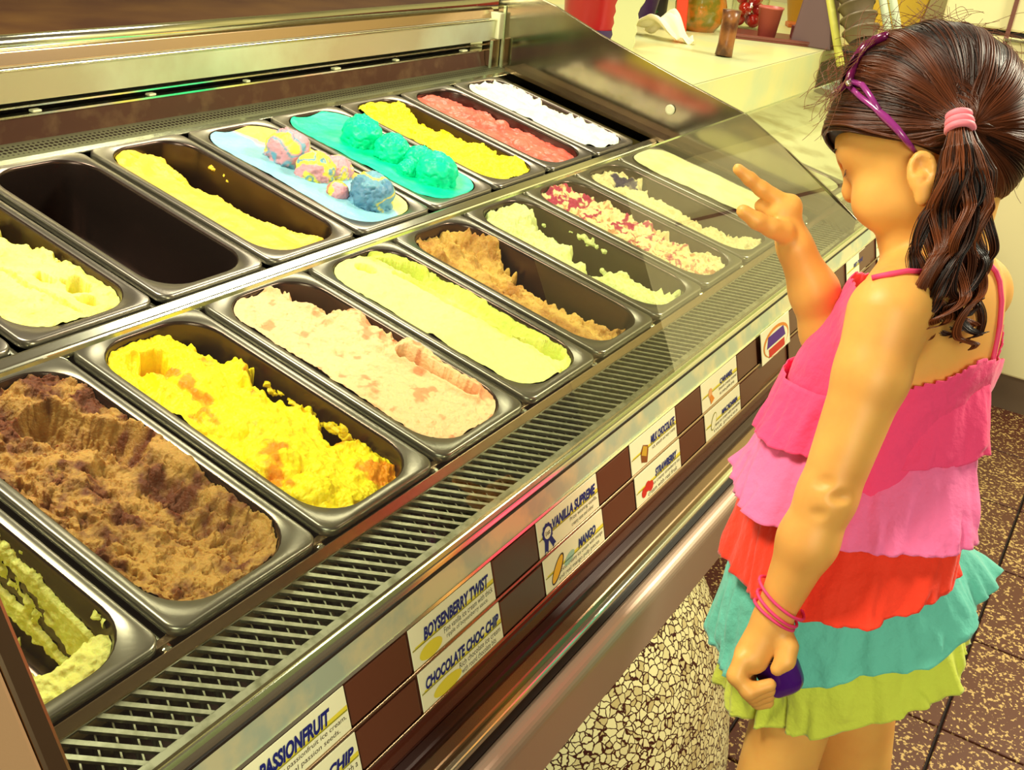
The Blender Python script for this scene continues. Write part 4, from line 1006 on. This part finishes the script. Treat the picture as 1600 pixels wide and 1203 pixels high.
# right hand pointing
body.cap(wR, P(1226, 338, 1.105), .0165, .0160, .010).cap(P(1238, 372, 1.115), P(1226, 345, 1.130), .0145, .0135, .010)
body.cap(P(1234, 322, 1.10), P(1216, 330, 1.10), .013, .0125, .008)
body.chain([P(1222, 316, 1.098), P(1190, 295, 1.092), P(1172, 280, 1.088), P(1153, 264, 1.084)], [.0098, .0080, .0070, .0058], .004)
body.chain([P(1224, 362, 1.09), P(1206, 356, 1.082), P(1183, 345, 1.076), P(1161, 330, 1.072)], [.0125, .0098, .0088, .0072], .004)
for i in range(3):
    d = 1.108 + .0135 * i; a, b = 4.5 * i, 4 * i
    body.chain([P(1228 + a, 322 + b, d), P(1202 + a, 311 + b, d), P(1190 + a, 322 + b, d - .003), P(1205 + a, 335 + b, d - .006)], [.0085, .0076, .0070, .0060], .003)
# legs and bare feet
for hip, kn, r0 in ((P(1292, 940, 1.145), P(1198, 1250, 1.215), .048), (P(1345, 945, 1.175), P(1332, 1235, 1.28), .048)):
    body.cap(hip, kn, r0, .041, .025)
    an = V3(kn[0] - .03, kn[1] - .02, .065)
    body.cap(kn, kn * .62 + an * .38, .039, .040, .012).cap(kn * .62 + an * .38, an, .040, .026, .012)
    fd = nrm([fac[0], fac[1], 0]); body.cap(an + V3(0, 0, -.022) - fd * .015, V3(an[0], an[1], .022) + fd * .10, .030, .022, .012)
    body.cut(lambda q: -(q[..., 2] - .0045))
# head
body.ell(HD, (fh, uh, lh), (.081, .081, .071), .02)
body.ell(H(.026, -.058, 0), (fh, uh, lh), (.052, .064, .053), .02)
body.ell(H(.052, -.105, 0), (fh, uh, lh), (.020, .018, .024), .018)             # chin
body.ell(H(.060, -.010, 0), (fh, uh, lh), (.026, .030, .052), .02)              # brow
for sd in (1, -1):
    body.ell(H(.058, -.066, .026 * sd), (fh, uh, lh), (.026, .027, .024), .014)  # cheek
    body.ell(H(.087, -.021, .026 * sd), (fh, uh, lh), (.012, .008, .012), .0, -1)   # eye hollow
    body.ell(H(.070, -.021, .026 * sd), (fh, uh, lh), (.0115, .0105, .0120), .003)  # eyeball under a lowered lid
    e = H(.006, -.064, .0645 * sd); oa = nrm(lh * sd + .25 * -fh); ob = nrm(uh - .25 * fh); oc = np.cross(oa, ob)
    body.ell(e + oa * .008, (oa, ob, oc), (.0070, .0225, .0145), .005)
    body.ell(e + oa * .0135 + ob * .003, (oa, ob, oc), (.0068, .0140, .0084), .0, -1)
    body.ell(e + oa * .010 - ob * .004 + oc * .002, (oa, ob, oc), (.004, .005, .006), .004)
    body.ell(e + oa * .008 - ob * .024, (oa, ob, oc), (.005, .008, .008), .006)
body.chain([H(.080, -.018, 0), H(.0865, -.040, 0), H(.0865, -.046, 0)], [.005, .0068, .0074], .008)
body.ell(H(.074, -.074, 0), (fh, uh, lh), (.0080, .0050, .016), .006).ell(H(.072, -.084, 0), (fh, uh, lh), (.0075, .0050, .013), .005)
def surf(x, y, off=0, sdf=None, d0=.8):
    d = d0; q = None
    for _ in range(90):
        q = P(x, y, d); e = float((sdf or body).at(q[None])[0]) - off; d += max(e, .0004) * .8
        if e < .0005: return q
        if d > 1.6: break
    return None
for dx_, dy_, rx_, ry_, dp_ in ((1284, 754, .010, .006, .0030), (1319, 778, .012, .006, .0040), (1276, 806, .009, .006, .0018)):
    q_ = surf(dx_, dy_); n_ = nrm(CAM - q_); body.ell(q_ + n_ * (.009 - dp_), (EXR, UPV, AWAY), (rx_, ry_, .009), .006, -2)
F_, lo_, h_ = body.grid(.0028)
V_, Q_ = nets(F_, lo_, h_)
skin = mat('skin', srgb(238, 178, 92), .45, 0, .35, bump=(700, .05, .0006), sss=.35, vary=(16, srgb(230, 164, 84), .4, .65))
girl = link('person', mesh_np('person', V_, Q_), skin)
tag(girl, 'dark haired girl in a ruffled rainbow dress leaning over the case and pointing', 'person')
# lashes and brows
dk_ = mat('lash', srgb(30, 8, 4), .6)
for sd in (1,):
    mb = MB()
    for t_ in np.linspace(-1, 1, 9):
        a = H(.0795 - .004 * abs(t_), -.0255 - .002 * (1 - t_ * t_), .026 * sd + .010 * t_); mb.tube([a, a + fh * .004 - uh * .003 + lh * .001 * t_], [.0006, .0002], 4)
    mb.tube([H(.0785 - .004 * abs(t_), -.0250 - .002 * (1 - t_ * t_), .026 * sd + .0105 * t_) for t_ in np.linspace(-1, 1, 9)], .0009, 5)
    mb.build('eyelashes', dk_, girl)
    MB().tube([H(.0845 - .005 * t_ * t_, -.004 + .002 * (1 - t_ * t_), .026 * sd + .014 * t_) for t_ in np.linspace(-1, 1, 9)], [.0006, .0012, .0014, .0016, .0016, .0014, .0012, .0009, .0005], 5).build('eyebrow', dk_, girl)

# hair: a combed cap flowing to the tie, then a curling ponytail
PB = P(1500, 196, .972); pa = nrm(PB - HD)
hair = SDF()
hair.ell(HD - fh * .004 + uh * .003, (fh, uh, lh), (.0895, .0885, .0800), .02)
hair.ell(H(-.042, -.035, 0), (fh, uh, lh), (.044, .056, .062), .03)
hair.ell(H(.050, .002, .026), (fh, uh, lh), (.036, .036, .044), .02)
hair.cap(PB - pa * .02, PB + pa * .004, .022, .013, .02)
hair0 = SDF(); hair0.p = list(hair.p)
n1 = nrm(.42 * -EXR - .90 * UPV); p0 = P(1352, 220, 1.04); pe = H(-.018, -.03, .06)
hair.cut(lambda q: np.minimum((q - p0) @ n1, (q - pe) @ nrm(fh - .35 * uh)))
F_, lo_, h_ = hair.grid(.0022); V_, Q_ = nets(F_, lo_, h_)
t1 = nrm(np.cross(pa, uh)); t2 = np.cross(pa, t1)
hair_m = mat('dark brown hair', srgb(60, 24, 12), .34, 0, .4, attr='tint')
hb_m = mat('hair base', srgb(34, 11, 6), .6, 0, .2)
HC = HD + pa * .01
tag(link('hair', mesh_np('hair', V_, Q_), hb_m, girl), 'dark brown hair combed back to the tie')
def curves(name, pos, rad, col, parent, label=None):
    """pos (n, m, 3): n fine strands of m points"""
    n, m = pos.shape[:2]; hc = bpy.data.hair_curves.new(name); hc.add_curves([m] * n)
    hc.attributes['position'].data.foreach_set('vector', pos.astype(np.float32).ravel())
    a = hc.attributes.get('radius') or hc.attributes.new('radius', 'FLOAT', 'POINT'); a.data.foreach_set('value', rad.astype(np.float32).ravel())
    a = hc.attributes.new('tint', 'FLOAT_COLOR', 'POINT'); a.data.foreach_set('color', np.concatenate([col, np.ones(col.shape[:2] + (1,))], -1).astype(np.float32).ravel())
    hc.materials.append(hair_m); o = bpy.data.objects.new(name, hc); COL.objects.link(o); o.parent = parent
    return tag(o, label, kind='stuff')
rs = np.random.RandomState(5)
NS, NP = 9000, 16
VO = V_[np.abs(hair0.at(V_)) < .0018]
st_ = VO[rs.randint(0, len(VO), NS)]; d0 = st_ - HC; d0 /= np.linalg.norm(d0, axis=1, keepdims=True)
an0 = np.arccos(np.clip(d0 @ pa, -1, 1)); lk = an0 > .30; d0 = d0[lk]; an0 = an0[lk]; NS = len(d0)
tt = np.linspace(0, 1, NP); so_ = np.sin(an0)[:, None]
D_ = (np.sin((1 - tt)[None] * an0[:, None]) / so_)[..., None] * d0[:, None] + (np.sin(tt[None] * an0[:, None]) / so_)[..., None] * pa
az = np.arctan2(d0 @ t2, d0 @ t1)
clump = fbm(np.stack([np.cos(az) * 6, np.sin(az) * 6, an0 * .8], -1), 3)                # locks of neighbouring hairs
sway = .20 * fbm(np.stack([np.cos(az) * 2, np.sin(az) * 2, an0 * 1.5 + 7], -1), 2)
per = np.cross(D_, pa); per /= np.linalg.norm(per, axis=-1, keepdims=True) + 1e-9
D_ = D_ + per * (sway[:, None] * np.sin(np.pi * tt)[None])[..., None]; D_ /= np.linalg.norm(D_, axis=-1, keepdims=True)
pos = HC + D_ * .095
for _ in range(4): pos = pos - D_ * hair0.at(pos)[..., None] * .9
for _ in range(8):
    vio = np.minimum((pos - p0) @ n1, (pos - pe) @ nrm(fh - .35 * uh))
    D_ = D_ + (uh * .7 + pa * .3) * (np.clip(vio + .001, 0, .03) / .095 * .8)[..., None]; D_ /= np.linalg.norm(D_, axis=-1, keepdims=True)
    pos = HC + D_ * np.linalg.norm(pos - HC, axis=-1, keepdims=True)
    for _k in range(2): pos = pos - D_ * hair0.at(pos)[..., None] * .9
ok_ = (np.minimum((pos - p0) @ n1, (pos - pe) @ nrm(fh - .35 * uh)) < .005).all(1)
pos, D_, clump, NS = pos[ok_], D_[ok_], clump[ok_], int(ok_.sum())
lift = .0015 + .0035 * np.clip(clump, -.3, 1)[:, None] * np.sin(np.pi * np.clip(tt, .02, 1))[None] + .0012 * rs.rand(NS, 1)
pos = pos + D_ * lift[..., None]
rad = np.full((NS, NP), .00042) * (.8 + .5 * rs.rand(NS, 1))
g_ = np.clip(.20 + .75 * clump + .16 * rs.randn(NS), 0, 1)[:, None, None]
col = np.broadcast_to(rgb(16, 4, 2) * (1 - g_) + rgb(98, 48, 24) * g_, (NS, NP, 3))
curves('hair_strands', pos, rad, col, girl)
path = np.array([P(*q) for q in ((1499, 188, .956), (1502, 228, .948), (1507, 270, .952), (1500, 330, .966), (1490, 400, .972), (1482, 470, .975), (1476, 530, .975), (1468, 572, .98))])
prad = np.array([.006, .011, .021, .029, .033, .034, .030, .018])
def catm(p, t):
    x = np.clip(t, 0, 1) * (len(p) - 1); i = np.minimum(x.astype(int), len(p) - 2); f = x - i
    if p.ndim > 1: f = f[..., None]
    f = f * f * (3 - 2 * f) * .5 + f * .5
    return p[i] * (1 - f) + p[i + 1] * f
NC, NK, NP = 30, 90, 40
tt = np.linspace(0, 1, NP); allp = []; allc = []; allr = []
for c_ in range(NC):
    a0 = c_ * 2.399 + rs.uniform(-.2, .2); rho = .30 + .68 * math.sqrt((c_ + .5) / NC); tw = rs.uniform(-.6, 1.6); wv = rs.uniform(1.6, 2.6); ph = rs.rand() * 6.283
    end = rs.uniform(.74, 1.0); curl = rs.uniform(.005, .010); t = tt * end
    a = a0 + tw * t; R_ = catm(prad, t) * rho; base = catm(path, t)
    ph2 = wv * 6.283 * 1.5 * t + ph
    base = base + (R_ * np.cos(a))[:, None] * EXR + (R_ * np.sin(a) * .6)[:, None] * AWAY
    amp_ = curl * sstep(t, .15, .6); base = base + (amp_ * np.sin(ph2))[:, None] * EXR + (amp_ * .8 * np.cos(ph2))[:, None] * AWAY
    e = sstep(tt, .84, 1.0); sg_ = math.copysign(1, math.cos(a0)); base = base + (.014 * e * np.sin(e * 2.4))[:, None] * EXR * sg_ + (.012 * e * e)[:, None] * UPV
    rr = .0055 * (1 - .45 * tt) * np.minimum(1, .35 + 3 * tt)
    q1 = rs.randn(NK, 1) * .55; q2 = rs.randn(NK, 1) * .55; w1 = rs.rand(NK, 1) * 6.283
    o1 = (q1 + .25 * np.sin(7 * tt[None] + w1)) * rr; o2 = (q2 + .25 * np.cos(6 * tt[None] + w1)) * rr
    allp.append(base[None] + o1[..., None] * EXR + o2[..., None] * AWAY + (.3 * o1)[..., None] * UPV)
    g_ = np.clip(rs.rand() ** 1.6 * .9 + .18 * rs.randn(NK, 1), 0, 1)[..., None]
    allc.append(np.broadcast_to(rgb(18, 5, 3) * (1 - g_) + rgb(126, 64, 32) * g_, (NK, NP, 3))); allr.append(np.full((NK, NP), .0005) * (1.15 - .6 * tt))
curves('ponytail', np.concatenate(allp), np.concatenate(allr), np.concatenate(allc), girl, 'long curling ponytail')
pc2 = [catm(path, np.array(t)) for t in np.linspace(.0, .60, 14)]
MB().tube(pc2, [.42 * float(catm(prad, np.array(t))) for t in np.linspace(.0, .60, 14)], 12).build('ponytail_core', hb_m, girl, smooth=True)
fp = []
for k in range(260):                    # fine loose hairs round the crown and nape
    a = rs.uniform(-3.0, .6); s0 = HD + .092 * (math.cos(a) * EXR - math.sin(a) * UPV) + rs.uniform(-.04, .03) * AWAY
    o1 = nrm(s0 - HD); d_ = nrm(np.cross(o1, AWAY) * rs.choice([-1, 1]) + o1 * rs.uniform(.05, .5)); L_ = rs.uniform(.02, .06); cv = rs.uniform(-.02, .02)
    t_ = np.linspace(0, 1, 10)[:, None]; fp.append(s0 + d_ * L_ * t_ + o1 * cv * np.sin(3 * t_) * t_)
fp = np.array(fp); curves('loose_hairs', fp, np.full(fp.shape[:2], .00022), np.broadcast_to(rgb(120, 66, 36), fp.shape), girl)
tie = MB(); tb = nrm(path[1] - path[0]); ta = nrm(np.cross(tb, AWAY)); tc_ = np.cross(tb, ta)
for k in range(3):
    c = path[0] + tb * (-.004 + .0065 * k); tie.tube([c + (.0088 + .0008 * k) * (math.cos(a) * ta + math.sin(a) * tc_) for a in np.linspace(0, 2 * math.pi, 25)], .0036, 8)
tag(tie.build('hair_tie', mat('pink elastic', srgb(250, 130, 146), .6, sheen=.3), girl, smooth=True), 'pink elastic hair tie')

# ------------------------------------------------------------------ her dress
def cloth(name, col, dark=None): return mat(name, col, .75, 0, .2, bump=(38, .55, .010), sheen=.25)
CL = [cloth('hot pink cotton', srgb(250, 74, 128)), cloth('rose cotton', srgb(248, 116, 170)), cloth('coral cotton', srgb(244, 62, 36)), cloth('turquoise cotton', srgb(112, 208, 186)), cloth('lime cotton', srgb(222, 232, 82))]
bod = SDF()
bod.ell(CH, (lat, bax, fac), (.101, .122, .076), .03).ell(P(1362, 735, 1.11), (lat, bax, fac), (.088, .11, .074), .04)
bod.cap(P(1374, 474, 1.105), P(1318, 588, 1.12), .034, .046, .02).cap(P(1318, 588, 1.12), P(1300, 655, 1.125), .046, .052, .02)
F_, lo_, h_ = bod.grid(.0035, .004); V_, Q_ = nets(F_, lo_, h_)
cam_ = (V_ - CAM) @ RC.T; px = 800 + FPX * cam_[:, 0] / cam_[:, 2]; py = 601.5 + FPX * cam_[:, 1] / cam_[:, 2]
fr_ = (V_ - CH) @ fac; hb = (V_ - CH) @ bax; ll = (V_ - CH) @ lat
arm = np.interp(py, [425, 440, 470, 492, 540, 600, 640], [1328, 1336, 1340, 1322, 1312, 1312, 1500])
near = (V_ - (CH + fac * .0)) @ AWAY < .01
keep = np.where(near, (px < arm) | (py > np.interp(px, [1306, 1410, 1480, 1535], [596, 606, 592, 560])), hb < .055) & (hb < .075 + .1 * (px < 1345))
V_ = V_ + (.0016 * fbm(V_ * 45, 3))[:, None] * fac
Q_ = Q_[keep[Q_].all(1)]
me = mesh_np('bodice', V_, Q_); o = link('bodice', me, CL[0], girl); sm = o.modifiers.new('thick', 'SOLIDIFY'); sm.thickness = .0015
tag(o, 'hot pink sleeveless bodice')
AH = nrm(.94 * V3(.98, .18, 0) + .34 * V3(-.18, .98, 0))
def tier(name, m, L0, R0, L1, R1, b0, b1, D0, D1, amp, fq, seed, label, dz=0):
    nu, nv = 220, 26; v = []
    th_ = np.linspace(0, 2 * np.pi, nu, endpoint=False)
    def ring(L, R, D, b):
        dl = .148 * abs(L[0] - R[0]) / FPX * D * .9
        l, r = P(L[0], L[1], D + dl), P(R[0], R[1], D - dl); return (l + r) / 2, (l - r) / 2, b
    c0_, h0_, w0_ = ring(L0, R0, D0, b0); c1_, h1_, w1_ = ring(L1, R1, D1, b1)
    for j in range(nv):
        t = j / (nv - 1); e = t ** .8
        c = c0_ * (1 - e) + c1_ * e; hh = h0_ * (1 - e) + h1_ * e; b = w0_ * (1 - e) + w1_ * e
        q = np.stack([np.cos(th_) * fq, np.sin(th_) * fq, np.full(nu, seed + .5 * t)], -1)
        n = fbm(q, 3); n2 = fbm(q * 2.3 + 9, 2)
        pl = np.abs(((th_ * 14 / 6.283 + 1.6 * n + .4 * n2 + seed) % 1) * 2 - 1) - .5
        rp = 1 + amp * (.35 + .65 * t) * n * 1.5 + amp * .35 * n2 + amp * .42 * t * pl
        if t > .97: rp = rp * 1.004
        pos = c + (np.cos(th_) * rp)[:, None] * hh - (np.sin(th_) * rp)[:, None] * AH * b
        pos = pos + (amp * .05 * t * fbm(q * 1.2 + 4, 2))[:, None] * V3(0, 0, 1)
        v.append(pos)
    v = np.concatenate(v); idx = np.arange(nu * nv).reshape(nv, nu); nx = np.roll(idx, -1, 1)
    f = np.stack([idx[:-1], nx[:-1], nx[1:], idx[1:]], -1).reshape(-1, 4)
    o = link(name, mesh_np(name, v, f), m, girl); s_ = o.modifiers.new('thick', 'SOLIDIFY'); s_.thickness = .0012; s_.offset = 0
    return tag(o, label)
tier('dress_tier', CL[0], (1222, 585), (1537, 572), (1172, 672), (1537, 688), .070, .070, 1.09, 1.09, .05, 3.2, 1.0, 'hot pink upper tier of the dress')
tier('dress_tier', CL[1], (1202, 655), (1524, 670), (1143, 762), (1521, 800), .076, .102, 1.10, 1.10, .085, 3.4, 3.0, 'rose pink tier of the dress')
tier('dress_tier', CL[2], (1178, 735), (1510, 770), (1136, 888), (1480, 856), .098, .112, 1.112, 1.11, .07, 3.0, 5.0, 'coral red tier of the dress')
tier('dress_tier', CL[3], (1162, 850), (1490, 825), (1110, 1020), (1540, 903), .084, .104, 1.128, 1.142, .10, 2.6, 8.0, 'turquoise tier of the dress')
tier('dress_tier', CL[4], (1150, 975), (1490, 900), (1124, 1092), (1514, 1000), .080, .090, 1.145, 1.175, .11, 2.6, 12.0, 'lime yellow lowest tier of the dress')
st = mat('pink strap', srgb(244, 70, 120), .6)
def strap(pts, off=.002): return MB().tube([q for q in (surf(x, y, off) for x, y in pts) if q is not None], .0026, 6).build('strap', st, girl, smooth=True)
strap([(1338, 438), (1362, 434), (1390, 428), (1418, 423), (1440, 424)])
strap([(1546, 412), (1556, 424), (1562, 440), (1565, 470), (1562, 510), (1552, 560), (1542, 585)])
# bracelet of loose pink thread
br = mat('pink thread', srgb(236, 60, 120), .6)
wa = nrm(eL - wL); wb = nrm(np.cross(wa, AWAY)); wc = np.cross(wa, wb); brm = MB()
for c, r, tl in ((wL + wa * .024, .0265, .35), (wL + wa * .012, .0235, -.3), (wL + wa * .004, .0225, .25)):
    brm.tube([c + r * (math.cos(a) * wb + math.sin(a) * wc) + wa * .011 * math.sin(a + tl * 5) * tl * 2.5 for a in np.linspace(0, 2 * math.pi, 41)], .0017, 6)
o = brm.build('bracelet', br, None, smooth=True); tag(o, 'bright pink loop bracelet round the girl’s hanging wrist', 'bracelet')
# purple purse in her left hand
pu = SDF(); pc_ = P(1212, 1046, 1.058)
pu.chain([P(1188, 1030, 1.05), P(1208, 1028, 1.05), P(1226, 1040, 1.052), P(1232, 1060, 1.055), P(1214, 1076, 1.06)], [.008, .0105, .0125, .0125, .009], .01)
pu.cap(P(1205, 1048, 1.068), P(1222, 1056, 1.07), .016, .016, .012)
F_, lo_, h_ = pu.grid(.0018); V_, Q_ = nets(F_, lo_, h_)
o = link('purse', mesh_np('purse', V_, Q_), mat('purple vinyl', srgb(74, 20, 120), .2, 0, .6)); tag(o, 'small shiny purple purse gripped in the girl’s left hand', 'purse')
MB().tube([P(1186, 1024, 1.042), P(1196, 1036, 1.040), P(1210, 1035, 1.0375), P(1222, 1044, 1.0375), P(1228, 1058, 1.04)], .0008, 5).build('zip', mat('pale zip', srgb(214, 190, 190), .3, .6), o)
# sunglasses pushed up on her head
sg = empty('sunglasses', HD + uh * .09); tag(sg, 'purple plastic sunglasses pushed up on the girl’s hair', 'sunglasses')
sp = mat('purple plastic frame', srgb(150, 50, 130), .18, 0, .6, coat=.4); sd_ = mat('glitter purple', srgb(112, 16, 76), .2, .2, .6, coat=.5)
def stick(name, pts, r, m, off=.004, n=8):
    q = [k_ for k_ in (surf(x, y, off, hair) for x, y in pts) if k_ is not None]
    if np.ndim(r): r = list(np.interp(np.linspace(0, 1, len(q)), np.linspace(0, 1, len(r)), r))
    o = MB().tube(q, r, n).build(name, m, sg, smooth=True); o.location = -Vector(sg.location); return q
stick('temple', [(1326, 134), (1345, 152), (1366, 168), (1384, 184), (1402, 202), (1420, 224), (1432, 240)], [.0028, .0028, .0030, .0042, .0038, .0030, .0022], sp)
stick('temple_strut', [(1332, 128), (1348, 133), (1360, 150), (1374, 174)], [.0028, .003, .003, .003], sp)
stick('rim', [(1303, 146), (1316, 136), (1326, 129), (1330, 112), (1337, 92), (1350, 74), (1368, 62), (1386, 55)], [.003, .0036, .0042, .0048, .005, .0052, .005, .004], sd_, .006)
stick('hinge', [(1324, 131), (1328, 129)], [.0032, .0032], mat('hinge metal', srgb(240, 225, 190), .2, .8), .010)
lens = []
c = surf(1322, 108, .006, hair); ln = nrm(nrm(c - HD) + .3 * AWAY); la = nrm(np.cross(ln, uh)); lb = np.cross(ln, la); ring_ = []
MB().add([c - ln * .004 + .024 * math.cos(a) * la + .019 * math.sin(a) * lb for a in np.linspace(0, 2 * math.pi, 28, endpoint=False)] + [c - ln * .0055 + .024 * math.cos(a) * la + .019 * math.sin(a) * lb for a in np.linspace(0, 2 * math.pi, 28, endpoint=False)],
         [tuple(range(28)), tuple(range(28, 56))[::-1]] + [(i, 28 + i, 28 + (i + 1) % 28, (i + 1) % 28) for i in range(28)]).build('lens', mat('dark lens', srgb(30, 6, 22), .05, 0, .7), sg).location = -Vector(sg.location)
